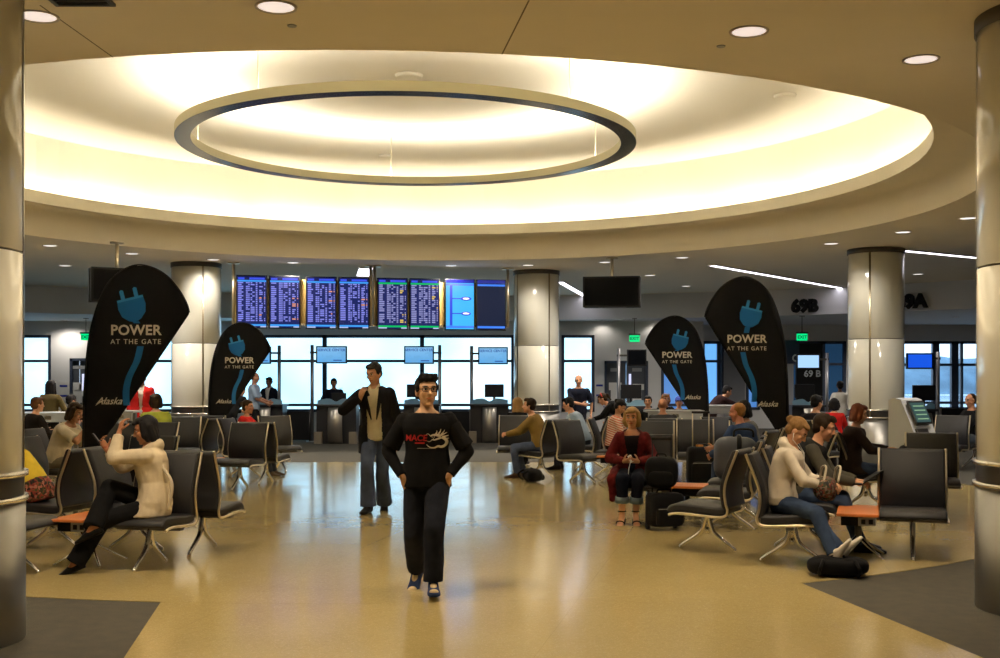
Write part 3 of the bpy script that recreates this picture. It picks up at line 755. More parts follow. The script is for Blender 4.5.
# ---- teardrop banners
m_flag = mat('black banner fabric', (.006, .006, .007), .8, bump=.1, bscale=14, spec=.15)
m_flagblue = mat('banner print blue', (.012, .11, .32), .8, spec=.15); m_flagblue2 = mat('banner print light blue', (.03, .20, .48), .8, spec=.15); m_flagtxt = mat('banner print beige', (.58, .53, .44), .7)
def smooth_closed(pts, n=8):
    return pts
def catmull(P, n=8):
    out = []
    for i in range(len(P) - 1):
        p0 = P[max(i - 1, 0)]; p1 = P[i]; p2 = P[i + 1]; p3 = P[min(i + 2, len(P) - 1)]
        for k in range(n):
            t = k / n
            out.append(tuple(.5 * ((2 * p1[j]) + (-p0[j] + p2[j]) * t + (2 * p0[j] - 5 * p1[j] + 4 * p2[j] - p3[j]) * t * t + (-p0[j] + 3 * p1[j] - 3 * p2[j] + p3[j]) * t ** 3) for j in range(len(p1))))
    out.append(tuple(P[-1])); return out
POLE = [(0, .02), (0, .45), (.01, 1.0), (.03, 1.6), (.08, 2.12), (.17, 2.50), (.30, 2.80), (.46, 2.98), (.66, 3.07), (.86, 3.05), (1.06, 2.94), (1.22, 2.76), (1.32, 2.58), (1.35, 2.47)]
def banner(foot, Y, sx, sz, mir, rz, label, pz=0.):
    e = empty('teardrop_banner', foot, rz, label, 'banner')
    sg = -1 if mir else 1
    fx = lambda x, z: (sg * x * sx, z * sz)
    pole = catmull([fx(*p) for p in POLE], 6)
    outer = [p for p in pole if p[1] >= .42 * sz]
    inner = [fx(1.345, 2.46), fx(.55, 1.26), fx(.27, .86), fx(.10, .58), fx(.03, .42)]
    poly = outer + catmull(inner, 5)
    wav = lambda x, z: .012 * sin(3.0 * x + 1.7 * z)
    # ears: triangulate in strips from pole edge to cut edge
    m = MB(); nu = 14; zs = [.43 + (3.065 - .43) * i / 60 for i in range(61)]
    def span(z):
        xs = []
        P = poly + [poly[0]]
        for a, b_ in zip(P[:-1], P[1:]):
            za, zb = a[1], b_[1]
            if (za - z * sz) * (zb - z * sz) <= 0 and abs(za - zb) > 1e-9:
                xs.append(a[0] + (b_[0] - a[0]) * (z * sz - za) / (zb - za))
        return (min(xs), max(xs)) if len(xs) > 1 else None
    rows = []
    for z in zs:
        s_ = span(z)
        if s_: rows.append([(s_[0] + (s_[1] - s_[0]) * i / nu, z * sz) for i in range(nu + 1)])
    front = [[m.bm.verts.new((x, wav(x, z) - .003, z)) for x, z in r] for r in rows]; back = [[m.bm.verts.new((x, wav(x, z) + .003, z)) for x, z in r] for r in rows]
    for j in range(len(rows) - 1):
        for i in range(nu):
            m.bm.faces.new((front[j][i], front[j][i + 1], front[j + 1][i + 1], front[j + 1][i])); m.bm.faces.new((back[j][i], back[j + 1][i], back[j + 1][i + 1], back[j][i + 1]))
        for i in (0, nu):
            m.bm.faces.new((front[j][i], front[j + 1][i], back[j + 1][i], back[j][i]))
    for j in (0, len(rows) - 1):
        for i in range(nu): m.bm.faces.new((front[j][i], front[j][i + 1], back[j][i + 1], back[j][i]))
    for f in m.bm.faces: f.smooth = True
    fl_ = m.build('fabric', m_flag, e)
    m = MB(); m.tube([(x, 0, z) for x, z in pole], [.014] * (len(pole) // 2) + [.008] * (len(pole) - len(pole) // 2), 8); m.build('pole', m_black, e)
    m = MB()
    for a in (40, 130, 220, 310): m.tube([(0, 0, .05), (.14 * cos(RAD(a)), .14 * sin(RAD(a)), .05), (.42 * cos(RAD(a)), .42 * sin(RAD(a)), .012)], .012, 6)
    m.cone((0, 0, .01), (0, 0, .10), .03, .025, 12); m.build('cross_base', m_black, e)
    # prints: text never mirrored
    cx = sg * .675 * sx; k = min(sx, sz)
    def put(b_, name, mt, x, z):
        b_.xf(M.Translation((x, 0, z)) @ M.Rotation(pi / 2, 4, 'X'))
        for v in b_.bm.verts: v.co.y += wav(v.co.x, v.co.z) - .0045
        b_.build(name, mt, fl_, recalc=False)
    put(text_bm('POWER', .178 * k, .001, bold=.004, space=1.04), 'lettering', m_flagtxt, cx, 2.19 * sz + pz)
    put(text_bm('AT THE GATE', .087 * k, .001, bold=.0005, space=1.22), 'lettering', m_flagtxt, cx, 2.075 * sz + pz)
    sxr = cx + (-.34 if not mir else .33) * sx
    put(text_bm('Alaska', .125 * k, .001, shear=.45, bold=.001), 'script_lettering', m_flagtxt, sxr, 1.315 * sz + pz * 1.8)
    sw = MB(); sw.tube([(sxr - .17 * k, 0, 1.30 * sz + pz * 1.8), (sxr - .10 * k, 0, 1.35 * sz + pz * 1.8), (sxr - .03 * k, 0, 1.372 * sz + pz * 1.8)], [.003, .008, .003], 6)
    for v in sw.bm.verts: v.co.y = wav(v.co.x, v.co.z) - .0045 + (v.co.y * .1)
    sw.build('script_swash', m_flagtxt, fl_)
    # plug and cord
    ga = RAD(-14 if not mir else 14)
    pc = V((sg * .615 * sx + (.0 if mir else .01), 0, 2.545 * sz + pz * .5)); R2 = M.Rotation(ga, 3, 'Y')
    def L(u, w): p = R2 @ V((u * k, 0, w * k)); q = pc + p; return (q.x, q.z)
    body = [(-.165, .10), (.165, .10), (.175, .0), (.15, -.10), (.08, -.17), (.035, -.19), (-.035, -.19), (-.08, -.17), (-.15, -.10), (-.175, .0)]
    m = MB()
    def flat(poly2, mi=0, dy=-.0045):
        pts_ = [L(u, w) for u, w in poly2]
        m.poly([(x, wav(x, z) + dy, z) for x, z in pts_], mi)
    flat(body, 0); flat([(-.11, .09), (-.06, .09), (-.06, .22), (-.085, .235), (-.11, .22)], 1); flat([(.06, .09), (.11, .09), (.11, .22), (.085, .235), (.06, .22)], 1)
    flat([(-.165, .085), (.165, .085), (.165, .115), (-.165, .115)], 1, -.005)
    m.build('plug_print', [m_flagblue, m_flagblue2], fl_)
    base = L(0, -.19)
    cord = catmull([base, (base[0] + sg * .02, 2.335 * sz + pz)], 4) ; cord2 = catmull([(sg * .735 * sx, 2.045 * sz + pz), (sg * .69 * sx, 1.86 * sz + pz), (sg * .595 * sx, 1.66 * sz + pz), (sg * .555 * sx, 1.48 * sz + pz), (sg * .56 * sx, 1.30 * sz + pz)], 6)
    for cd in (cord, cord2):
        m = MB()
        for a, b_ in zip(cd[:-1], cd[1:]):
            h = .042 * k
            m.quad((a[0] - h, wav(a[0], a[1]) - .0045, a[1]), (a[0] + h, wav(a[0], a[1]) - .0045, a[1]), (b_[0] + h, wav(b_[0], b_[1]) - .0045, b_[1]), (b_[0] - h, wav(b_[0], b_[1]) - .0045, b_[1]))
        m.build('cord_print', m_flagblue, fl_)
    return e
def bfoot(px, Y): return ((px - 500) * Y / F, Y, 0)
banner(bfoot(82.5, 14.5), 14.5, 1.0, 1.0, False, 0, 'tall black teardrop banner with blue plug print by the cream-jacket woman')
banner(bfoot(208, 22.3), 22.3, .902, .89, False, 0, 'smaller black teardrop banner with blue plug print beside the flight boards')
banner(bfoot(709, 22.9), 22.9, .944, .943, True, 0, 'smaller black teardrop banner with blue plug print behind the tall suitcase handles')
banner(bfoot(789, 18.3), 18.3, .995, 1.062, True, 0, 'tall black teardrop banner with blue plug print behind the hoodie girl', -.11)

# ---- world and exposure
w = bpy.data.worlds.new('World'); SC.world = w; w.use_nodes = True
bg = w.node_tree.nodes['Background']; bg.inputs[0].default_value = (.62, .80, 1.0, 1); bg.inputs[1].default_value = 2.6
cam = bpy.data.cameras.new('Camera'); co = bpy.data.objects.new('Camera', cam); COL.objects.link(co)
co.location = (0, 0, CAMH); co.rotation_euler = (pi / 2, 0, 0); cam.sensor_width = 36; cam.lens = 36 * F / 1000; cam.shift_y = (YH - 329) / 1000; cam.clip_end = 2000
SC.camera = co
SC.view_settings.view_transform = 'Standard'; SC.view_settings.look = 'None'; SC.view_settings.gamma = 1; SC.view_settings.use_curve_mapping = False
SC.view_settings.exposure = 0.0
# ================================================================== SEATING
def slab(m, path, ht, w, edge=.02, mi=0, nx=None):
    """cushion: a centre line (y,z) with half thickness, extruded along x with rounded ends"""
    P = [V((0, y, z)) for y, z in path]; n = len(P)
    nor = []
    for i in range(n):
        t = (P[min(i + 1, n - 1)] - P[max(i - 1, 0)]).normalized(); nor.append(V((0, -t.z, t.y)))
    rings = []
    for x, k in ((-w / 2, .45), (-w / 2 + edge * .35, .82), (-w / 2 + edge, 1.), (w / 2 - edge, 1.), (w / 2 - edge * .35, .82), (w / 2, .45)):
        top = []; bot = []
        for i in range(n):
            h = (ht[i] if isinstance(ht, (list, tuple)) else ht) * k
            top.append(P[i] + nor[i] * h + V((x, 0, 0))); bot.append(P[i] - nor[i] * h + V((x, 0, 0)))
        rings.append(top + bot[::-1])
    m.loft(rings, mi)
SEATP = catmull([(.275, .375), (.262, .402), (.215, .418), (.10, .418), (-.05, .408), (-.17, .40), (-.245, .405)], 4)
BACKP = catmull([(-.262, .42), (-.245, .48), (-.232, .58), (-.245, .68), (-.285, .80), (-.330, .91), (-.352, .965)], 4)
RAILP = catmull([(-.372, .972), (-.352, .92), (-.305, .80), (-.262, .68), (-.250, .58), (-.262, .48), (-.278, .42), (-.262, .372), (-.20, .352), (-.05, .358), (.12, .368), (.225, .368), (.285, .352)], 5)
m_chromeleg = mat('cast aluminium leg', (.74, .72, .67), .22, 1.)
def make_leg(x=0.):
    m = MB()
    for s in (1, -1):
        P = catmull([(x, .012 * s, .335), (x, .03 * s, .25), (x, .06 * s, .175), (x, .13 * s, .115), (x, .21 * s, .062), (x, .265 * s, .022)], 4)
        n = len(P); m.tube(P, [.026 - .009 * i / n for i in range(n)], 8)
    m.cone((x, 0, .16), (x, 0, .22), .022, .018, 10)
    for s in (1, -1): m.cone((x, .265 * s, 0), (x, .265 * s, .03), .018, .014, 10)
    return m
def make_chair(w=.60):
    e = empty('lounge_chair', label='charcoal waiting lounge chair', cat='chair', group='charcoal waiting lounge chairs')
    m = MB(); slab(m, SEATP, [.02] + [.04] * (len(SEATP) - 2) + [.034], w - .03); m.build('seat', m_vinyl, e)
    m = MB(); slab(m, BACKP, [.03] + [.036] * (len(BACKP) - 3) + [.03, .018], w - .03); m.build('backrest', m_vinyl, e)
    for s in (-1, 1):
        m = MB(); m.tube([(s * (w / 2 - .004), y, z) for y, z in RAILP], .0125, 8); m.build('edge_rail', m_gold, e)
    m = MB(); m.box((0, 0, .345), (w, .07, .045), bev=.006); m.build('beam', m_darksteel, e)
    make_leg(0).build('leg', m_chromeleg, e)
    return e
chair0 = make_chair(); n_chairs = [0]
def chair(X, Y, a, label):
    if n_chairs[0] == 0:
        o = chair0; o.location = (X, Y, .004); o.rotation_euler.z = -RAD(a); o['label'] = label
    else: o = dup(chair0, (X, Y, .004), -RAD(a), label)
    n_chairs[0] += 1; return o
def px_chair(px, py, a, label, h=.97):      # by photo position of the top middle of the backrest
    Y = F * (CAMH - h) / (py - YH); X = (px - 500) * Y / F; d = cdir(a); return chair(X + d.x * .36, Y + d.y * .36, a, label)
U, Vd = UA, UA - 90          # facing out of the grid / across it
CH = {}
# cluster around the tall banner, cream-jacket woman
CH['A'] = chair(-3.02, 9.93, U, 'charcoal chair the woman in the cream jacket sits on')
CH['B'] = chair(-2.80, 10.83, U - 180, 'charcoal chair back to back with the seat of the cream-jacket woman')
CH['C'] = chair(-4.12, 9.66, Vd, 'charcoal chair with only its rounded seat end showing beside the near column and orange table')
CH['D'] = chair(-4.30, 11.06, Vd + 180, 'charcoal chair under the seated person in yellow top and patterned skirt')
CH['D2'] = chair(-3.46, 10.94, Vd, 'charcoal chair just past the knees of the cream-jacket woman, beside the banner pole')
CH['T'] = chair(-5.90, 15.2, Vd, 'charcoal chair the man in the pale T-shirt sits on')
CH['T2'] = chair(-5.08, 13.0, Vd, 'charcoal chair between the patterned skirt and the man in the pale T-shirt')
px_chair(119, 423.5, U, 'charcoal chair with broad grey back behind the lower edge of the tall banner')
px_chair(161, 422.5, U, 'charcoal chair whose grey back shows just above the head of the cream-jacket woman')
px_chair(155, 436, U, 'charcoal chair hidden behind the head of the cream-jacket woman except its back corner')
CH['Gn'] = px_chair(143, 411, U, 'far charcoal chair in front of the person in the lime green top')
px_chair(184, 417, U - 14, 'charcoal chair in front of the base of the column behind the smaller banner')
px_chair(209, 416, U - 194, 'charcoal chair back to back with the one before that column base')
# cluster around the smaller banner, ponytail woman in red
CH['M1'] = chair(-3.86, 17.05, U, 'charcoal chair in front of the ponytail woman in red')
CH['M2'] = chair(-3.66, 17.98, U - 180, 'charcoal chair facing the glass, back to back with the one before the ponytail woman')
CH['M3'] = chair(-4.28, 19.32, Vd, 'charcoal chair with blue sheen just right of the smaller banner pole')
CH['M4'] = chair(-5.16, 19.5, Vd + 180, 'charcoal chair just left of the smaller banner pole')
CH['M5'] = px_chair(274, 416, U - 42, 'charcoal chair right behind the ponytail woman, nearest the agent counter')
# middle cluster, man in the tan jacket
CH['H'] = chair(.26, 20.4, 184, 'charcoal chair facing the aisle by the blonde woman, in front of the middle column')
CH['K'] = chair(.68, 19.05, 312, 'charcoal chair the man in the tan jacket sits on')
CH['G'] = chair(1.30, 18.15, 138, 'charcoal chair back to back with the man in the tan jacket')
CH['L'] = chair(1.86, 19.25, Vd, 'charcoal chair the woman in the striped top sits on')
CH['L2'] = chair(1.62, 20.6, 282, 'charcoal chair of the man in the light blue shirt by the middle column')
# behind the woman in the red coat
CH['R'] = chair(1.72, 13.35, U - 4, 'charcoal chair the woman in the dark red coat sits on')
CH['N1'] = px_chair(655, 421, U - 4, 'charcoal chair in front of the bald man')
CH['N2'] = px_chair(695, 419.5, U - 4, 'charcoal chair with broad grey back behind the upright suitcase handles')
px_chair(716, 417, U - 30, 'charcoal chair half hidden by the lower tip of the smaller banner near the handles')
# hoodie girl cluster
CH['J'] = chair(1.97, 10.93, 297, 'empty charcoal chair back to back with the hoodie girl, beside the black roller bag')
CH['J2'] = chair(2.46, 12.4, 286, 'empty charcoal chair beside the orange table behind the black roller bag')
CH['Gi'] = chair(2.58, 10.16, 108, 'charcoal chair the girl in the white hoodie sits on')
CH['La'] = chair(2.92, 11.06, 106, 'charcoal chair the man with the laptop sits on')
CH['O'] = chair(2.72, 13.4, 284, 'charcoal chair of the man in the blue top beside the tall banner')
CH['E'] = chair(3.76, 10.48, 199, 'empty charcoal chair facing the viewer alone beside the orange table')
CH['F'] = chair(5.18, 13.75, 197, 'empty charcoal chair directly behind the one that faces the viewer')
CH['P'] = chair(4.58, 14.4, Vd, 'charcoal chair the brown-haired woman in the dark coat sits on')
CH['P2'] = chair(3.84, 14.5, Vd + 180, 'charcoal chair with blue sheen back to back with the brown-haired woman')
px_chair(826, 412, Vd + 150, 'far charcoal chair with blue sheen beside the column, past the man in the dark suit')
CH['Q'] = px_chair(953, 415.5, 215, 'far charcoal chair under the clear windows beside the kiosk')
CH['Q2'] = chair(8.80, 21.3, 255, 'far charcoal chair of the person in grey shorts beside the near steel-based column')

# ---- orange tables
def side_table(X, Y, a, wx, wy, label, outlet=True, h=.435):
    e = empty('side_table', (X, Y, .004), -RAD(a), label, 'table', 'orange low tables')
    m = MB(); m.box((0, 0, h - .0125), (wx, wy, .025), bev=.006); m.build('tabletop', m_orange, e)
    m = MB(); m.box((0, 0, h - .07), (wx * .8, wy * .75, .09), bev=.006); bx = m.build('power_box', m_blackmatt, e)
    if outlet:
        m = MB(); m.box((wx * .22, -wy * .375 - .006, h - .075), (.15, .012, .075), bev=.003); pl = m.build('outlet_plate', m_grey, bx)
        m = MB()
        for q in (-1, 1):
            m = MB(); m.box((wx * .22 + q * .032, -wy * .375 - .014, h - .075), (.036, .006, .04)); m.build('socket', m_black, pl)
    m = MB(); m.cone((0, 0, .14), (0, 0, h - .1), .03, .03, 12); m.build('stem', m_darksteel, e)
    for s in (1, -1):
        for q in (1, -1):
            m = MB(); P = catmull([(0, 0, .2), (.06 * q, .06 * s, .14), (.16 * q, .16 * s, .06), (.22 * q, .22 * s, .014)], 4)
            m.tube(P, [.018 - .007 * i / len(P) for i in range(len(P))], 8); m.build('leg', m_chromeleg, e)
    return e
side_table(-3.60, 10.12, 12, .34, .80, 'orange low table with the foot of the cream-jacket woman in front of it')
side_table(-4.45, 12.05, 12, .62, .5, 'orange low table seen past the banner pole, behind the table of the cream-jacket woman', False)
side_table(-4.52, 17.3, 12, .50, .7, 'orange low table at the foot of the smaller banner, beside the ponytail woman', False)
side_table(1.80, 18.12, 12, .48, .62, 'orange low table in front of the woman in the striped top')
side_table(2.12, 13.0, 16, .42, .5, 'orange low table behind the black roller bag', False)
side_table(3.35, 11.0, 17, .44, .55, 'orange low table between the hoodie girl and the empty chair facing the viewer') if False else side_table(3.27, 10.50, 18, .36, .80, 'orange low table between the hoodie girl and the empty chair facing the viewer')

# ---- standing-height work counters at the back of the seats
def work_counter(pxa, pxb, pyt, Y, label, top, hh=None, cleat=True):
    x0, x1 = (pxa - 500) * Y / F, (pxb - 500) * Y / F; zt = CAMH - (pyt - YH) * Y / F; w = x1 - x0
    e = empty('work_counter', ((x0 + x1) / 2, Y, 0), 0, label, 'counter')
    m = MB(); m.box((0, 0, zt - .02), (w, .55, .04), bev=.008); m.build('top', top, e)
    m = MB(); m.box((0, -.24, zt - .11), (w - .06, .05, .14), bev=.005); ap = m.build('apron', top if top is not m_orange else m_grey, e)
    if cleat:
        m = MB(); m.box((0, -.27, zt - .10), (.12, .014, .07), bev=.003); m.build('outlet_plate', m_chrome, ap)
    for s in (-1, 1):
        m = MB(); m.box((s * w * .36, 0, (zt - .04) / 2), (.07, .10, zt - .04), bev=.008); m.build('leg', m_steel, e)
        m = MB(); m.box((s * w * .36, 0, .012), (.10, .5, .024), bev=.006); m.build('foot', m_steel, e)
work_counter(22, 85, 412, 21.5, 'long pale work counter in front of the standing dark-haired woman', mat('pale counter', (.45, .52, .62), .35))
work_counter(112, 138, 410.5, 21.0, 'short grey work counter in front of the man in the red jacket', m_grey)
work_counter(645, 702, 410, 22.0, 'long grey work counter behind the bald man', m_grey)
work_counter(604, 628, 422, 21.9, 'short orange-topped work counter beside the woman in the striped top', m_orange, cleat=False)
work_counter(700, 742, 405, 24.5, 'grey work counter under the leaning person between the two banners', m_grey, cleat=False)
# ---- check-in kiosk
Yk = 18.6; kx = (914 - 500) * Yk / F
e = empty('checkin_kiosk', (kx, Yk, 0), RAD(35), 'pale grey self-service kiosk with slanted screen beside the cream column', 'kiosk')
side = [(-.28, 0), (.18, 0), (.18, .55), (.22, .72), (.20, .78), (-.05, 1.30), (-.16, 1.33), (-.28, 1.30)]
m_kiosk = mat('kiosk grey', (.45, .46, .47), .4)
m = MB(); m.loft([[(x, -y, z) for y, z in side] for x in (-.28, -.27, .27, .28)], smooth=False); m.build('cabinet', m_kiosk, e)
tl = atan2(.25, .52)
Rk = M.Rotation(-tl, 3, 'X')
m = MB(); m.box((0, -.098, 1.10), (.42, .03, .40), Rk, bev=.006); bz = m.build('bezel', m_darksteel, e)
m = MB(); m.box((0, -.116, 1.10), (.36, .012, .34), Rk); m.build('screen', mat('kiosk screen', (.02, .03, .03), .15, emit=(.03, .07, .07), estr=1), bz)
m = MB()
for k in range(4): m.box((0, -.1235 - .0 + (k - 1.5) * .038 * .0, 1.10), (.30, .004, .018), Rk) if False else m.box(V((0, -.125, 1.10)) + Rk @ V((0, 0, (k - 1.5) * .075)), (.28, .003, .02), Rk)
m.build('menu_lines', mat('kiosk menu', (.1, .2, .15), .3, emit=(.16, .26, .14), estr=1), bz)
m = MB(); m.box((-.08, -.20, .78), (.3, .06, .12), Rk, bev=.006); m.build('printer_slot', m_darksteel, e)
m = MB(); m.box((.16, -.212, .74), (.12, .06, .04), bev=.004); m.build('card_reader', m_black, e)
m = MB(); m.box((0, -.22, .64), (.54, .10, .06), bev=.01); m.build('shelf', mat('kiosk blue shelf', (.10, .14, .24), .4), e)

# ================================================================== BAGS
m_nylon = mat('black nylon', (.007, .007, .008), .75, bump=.3, bscale=120, spec=.12); m_nylon2 = mat('dark grey nylon', (.03, .03, .033), .7, bump=.3, bscale=120)
def soft_box(m, c, d, R=None, p=4., seg=28, rings=18, mi=0):
    n0 = len(m.bm.faces); res = bmesh.ops.create_uvsphere(m.bm, u_segments=seg, v_segments=rings, radius=1)
    for v in res['verts']:
        q = v.co; k = (abs(q.x) ** p + abs(q.y) ** p + abs(q.z) ** p) ** (-1 / p); q = q * k
        q = V((q.x * d[0] / 2, q.y * d[1] / 2, q.z * d[2] / 2)); v.co = (R @ q if R is not None else q) + V(c)
    m._tag(n0, mi, True); return m
def roller_case(X, Y, a, w, d, h, handle, label, mt=m_nylon, tagc=None, twin=True):
    e = empty('roller_suitcase', (X, Y, .004), -RAD(a), label, 'suitcase')
    m = MB(); soft_box(m, (0, 0, h / 2 + .04), (w, d, h), p=9); m.build('body', mt, e)
    m = MB(); soft_box(m, (0, d / 2, h * .42), (w * .8, .07, h * .55), p=7); pk = m.build('front_pocket', mt, e)
    m = MB(); m.tube([(-w * .36, d / 2 + .036, h * .66), (w * .36, d / 2 + .036, h * .66)], .005, 6); m.build('zip', m_steel, pk)
    if handle:
        m = MB()
        for s in (-1, 1): m.cone((s * w * .28, -d * .38, h), (s * w * .28, -d * .38, h + handle), .009, .009, 8)
        hd = m.build('telescopic_handle', m_gold if twin else m_black, e)
        m = MB(); m.box((0, -d * .38, h + handle), (w * .62, .035, .035), bev=.01); m.build('grip', m_black, hd)
    for s in (-1, 1):
        m = MB(); m.cone((s * w * .42 - .015, -d * .4, .04), (s * w * .42 + .015, -d * .4, .04), .04, .04, 16); m.build('wheel', m_rubber, e)
    m = MB(); m.tube([(-.09, -.02, h + .03), (-.07, -.02, h + .075), (.07, -.02, h + .075), (.09, -.02, h + .03)], .012, 8); m.build('carry_handle', m_black, e)
    if tagc:
        m = MB(); m.box((.04, d * .1, h + .055), (.10, .05, .03), M.Rotation(.4, 3, 'Z'), bev=.004); m.build('luggage_tag', tagc, e)
    return e
m_tag = mat('orange tag', (.8, .28, .03), .5)
roller_case(1.78, 12.42, 165, .38, .24, .36, 0.62, 'black roller suitcase on the floor beside the woman in the dark red coat', twin=False)
roller_case(3.02, 17.2, 180, .44, .28, .58, .55, 'black suitcase with tall silver handle and orange tag behind the empty seats', tagc=m_tag)
roller_case(3.58, 17.35, 180, .36, .26, .52, .50, 'second black suitcase with silver handle beside the one with the orange tag')
def backpack(X, Y, z, a, w, d, h, lean, label, name='backpack', mt=m_nylon, lying=False):
    e = empty(name, (X, Y, z), -RAD(a), label, 'bag'); R = M.Rotation(RAD(lean), 3, 'X')
    m = MB(); soft_box(m, R @ V((0, 0, h / 2)), (w, d, h), R, p=3.2); wrinkle(m, .012, 9, 3); 
    lo = min(v.co.z for v in m.bm.verts)
    for v in m.bm.verts: v.co.z -= lo
    m.build('body', mt, e)
    m = MB(); soft_box(m, R @ V((0, d * .45, h * .36)), (w * .75, d * .35, h * .5), R, p=3.5); wrinkle(m, .01, 9, 5)
    for v in m.bm.verts: v.co.z = max(v.co.z - lo, .012)
    m.build('pocket', mt, e)
    m = MB(); P = [R @ V(p) for p in ((-.05, -.02, h * .97), (-.04, -.02, h * 1.07), (.04, -.02, h * 1.07), (.05, -.02, h * .97))]; m.tube(catmull([tuple(p - V((0, 0, lo))) for p in P], 4), .009, 8); m.build('handle', mt, e)
    for s in (-1, 1):
        m = MB(); P = [R @ V(p) for p in ((s * w * .25, -d * .42, h * .9), (s * w * .3, -d * .75, h * .62), (s * w * .32, -d * .66, h * .3), (s * w * .3, -d * .44, h * .1))]
        P = catmull([tuple((p.x, p.y, max(p.z - lo, .02))) for p in P], 4); m.tube(P, .014, 8); m.build('strap', mt, e)
    return e
backpack(1.75, 12.46, .452, 190, .36, .24, .34, -8, 'black backpack sitting on the roller suitcase of the woman in the dark red coat')
backpack(2.79, 9.50, .004, 12, .50, .30, .15, 0, 'flattened black backpack on the floor under the feet of the hoodie girl')
backpack(.52, 18.25, .004, 75, .46, .26, .20, 0, 'black duffel bag on the floor under the seat of the man in the tan jacket', 'duffel_bag')
# grey twin-top bag behind the hoodie girl
e = empty('travel_bag', (2.74, 13.38, .458), RAD(-10), 'grey blue padded travel bag with black handle standing behind the hoodie girl', 'bag')
m = MB(); soft_box(m, (0, 0, .26), (.50, .30, .50), p=4); wrinkle(m, .006, 6, 1)
lo = min(v.co.z for v in m.bm.verts)
for v in m.bm.verts: v.co.z -= lo
m.build('body', mat('grey blue nylon', (.085, .095, .12), .6, bump=.2, bscale=120), e)
m = MB(); m.tube(catmull([(-.02, -.05, .505), (.0, -.05, .585), (.18, -.05, .585), (.20, -.05, .50)], 4), .013, 8); m.build('handle', m_black, e)
m = MB(); soft_box(m, (.04, -.0, .26), (.07, .316, .535), p=5); m.build('band', m_black, e)
# ================================================================== PEOPLE
def skin_mat(tone, brow=(.02, .015, .01)):
    key = 'skin %.3f %.3f' % (tone[0], brow[0])
    if key in MATS: return MATS[key]
    t = NT(key); a = t.n('Attribute'); a.attribute_name = 'hs'; s = t.sep(a.outputs['Vector'])
    ax = t.math('ABSOLUTE', s[0]); z = s[2]; front = t.gt(s[1], .05)
    def ell(cx, cz, rx, rz):
        dx = t.math('DIVIDE', t.math('SUBTRACT', ax, cx), rx); dz = t.math('DIVIDE', t.math('SUBTRACT', z, cz), rz)
        return t.mul(t.lt(t.math('ADD', t.mul(dx, dx), t.mul(dz, dz)), 1.0), front)
    n = t.noise(t.tc('Object'), 14, 3)
    c = t.mix(n, tuple(x * .88 for x in tone), tuple(min(1, x * 1.1) for x in tone))
    c = t.mix(t.mul(ell(0, -.058, .026, .0095), .8), c, (tone[0] * .75, tone[1] * .38, tone[2] * .36))
    c = t.mix(ell(.033, .0345, .021, .0052), c, brow)
    c = t.mix(ell(.032, .012, .0145, .0075), c, (.62, .60, .57)); c = t.mix(ell(.032, .012, .0065, .0075), c, (.015, .01, .008))
    c = t.mix(ell(.032, .0195, .0155, .0028), c, (.03, .02, .015))
    t.put(c, t.b.inputs['Base Color']); t.put(.55, t.b.inputs['Roughness']); t.put(.35, t.b.inputs['Specular IOR Level']); return t.m
LIGHT = (.58, .30, .18); MID = (.46, .23, .13); TAN = (.48, .21, .095); DARK = (.10, .048, .028)
def cloth(name, col, rough=.85, var=.12, vs=8, bump=.25): return mat(name, col, rough, var=var, vscale=vs, bump=bump, bscale=300, spec=.08)
def hair_mat(name, col):
    if name in MATS: return MATS[name]
    t = NT(name); v = t.tc('Object'); mp = t.n('Mapping'); mp.inputs['Scale'].default_value = (60, 60, 7); t.lk(v, mp.inputs['Vector'])
    n = t.noise(mp.outputs['Vector'], 3, 3); t.put(t.mix(n, tuple(c * .55 for c in col), tuple(min(1, c * 1.45) for c in col)), t.b.inputs['Base Color'])
    t.put(.6, t.b.inputs['Roughness']); t.put(.12, t.b.inputs['Specular IOR Level'])
    bp = t.n('Bump'); bp.inputs['Strength'].default_value = .4; bp.inputs['Distance'].default_value = .004; t.lk(n, bp.inputs['Height']); t.lk(bp.outputs['Normal'], t.b.inputs['Normal'])
    return t.m
H_BLACK = hair_mat('black hair', (.012, .011, .012)); H_DBROWN = hair_mat('dark brown hair', (.03, .018, .01)); H_BROWN = hair_mat('brown hair', (.10, .045, .02))
H_AUB = hair_mat('auburn hair', (.14, .04, .018)); H_BLOND = hair_mat('blonde hair', (.44, .28, .12)); H_GINGER = hair_mat('ginger hair', (.28, .11, .03)); H_GREY = hair_mat('white hair', (.45, .42, .38)); H_DBLOND = hair_mat('dark blonde hair', (.22, .12, .045))

def ik(a, t, l1, l2, pole):
    d = t - a; L = d.length; mx = (l1 + l2) * .995
    if L > mx: d = d * (mx / L); t = a + d; L = mx
    if L < abs(l1 - l2) + .02: L = abs(l1 - l2) + .02; d = d.normalized() * L; t = a + d
    u = d.normalized(); k = (l1 * l1 + L * L - l2 * l2) / (2 * L); h = sqrt(max(0, l1 * l1 - k * k))
    p = V(pole) - u * u.dot(V(pole)); p = p.normalized() if p.length > 1e-5 else u.orthogonal().normalized()
    return a + u * k + p * h, t
def seg(m, p0, p1, r0, r1, n=5, bulge=0.):
    """tapering limb piece with round ends"""
    p0, p1 = V(p0), V(p1)
    for i in range(n + 1):
        u = i / n; r = r0 + (r1 - r0) * u + bulge * sin(pi * u)
        if i == 0: pp, pr = p0, r
        if i: m.cone(pp, p0 + (p1 - p0) * u, pr, r, 14); pp, pr = p0 + (p1 - p0) * u, r
    m.ell(p0, r0, seg=14, rings=8); m.ell(p1, r1, seg=14, rings=8)
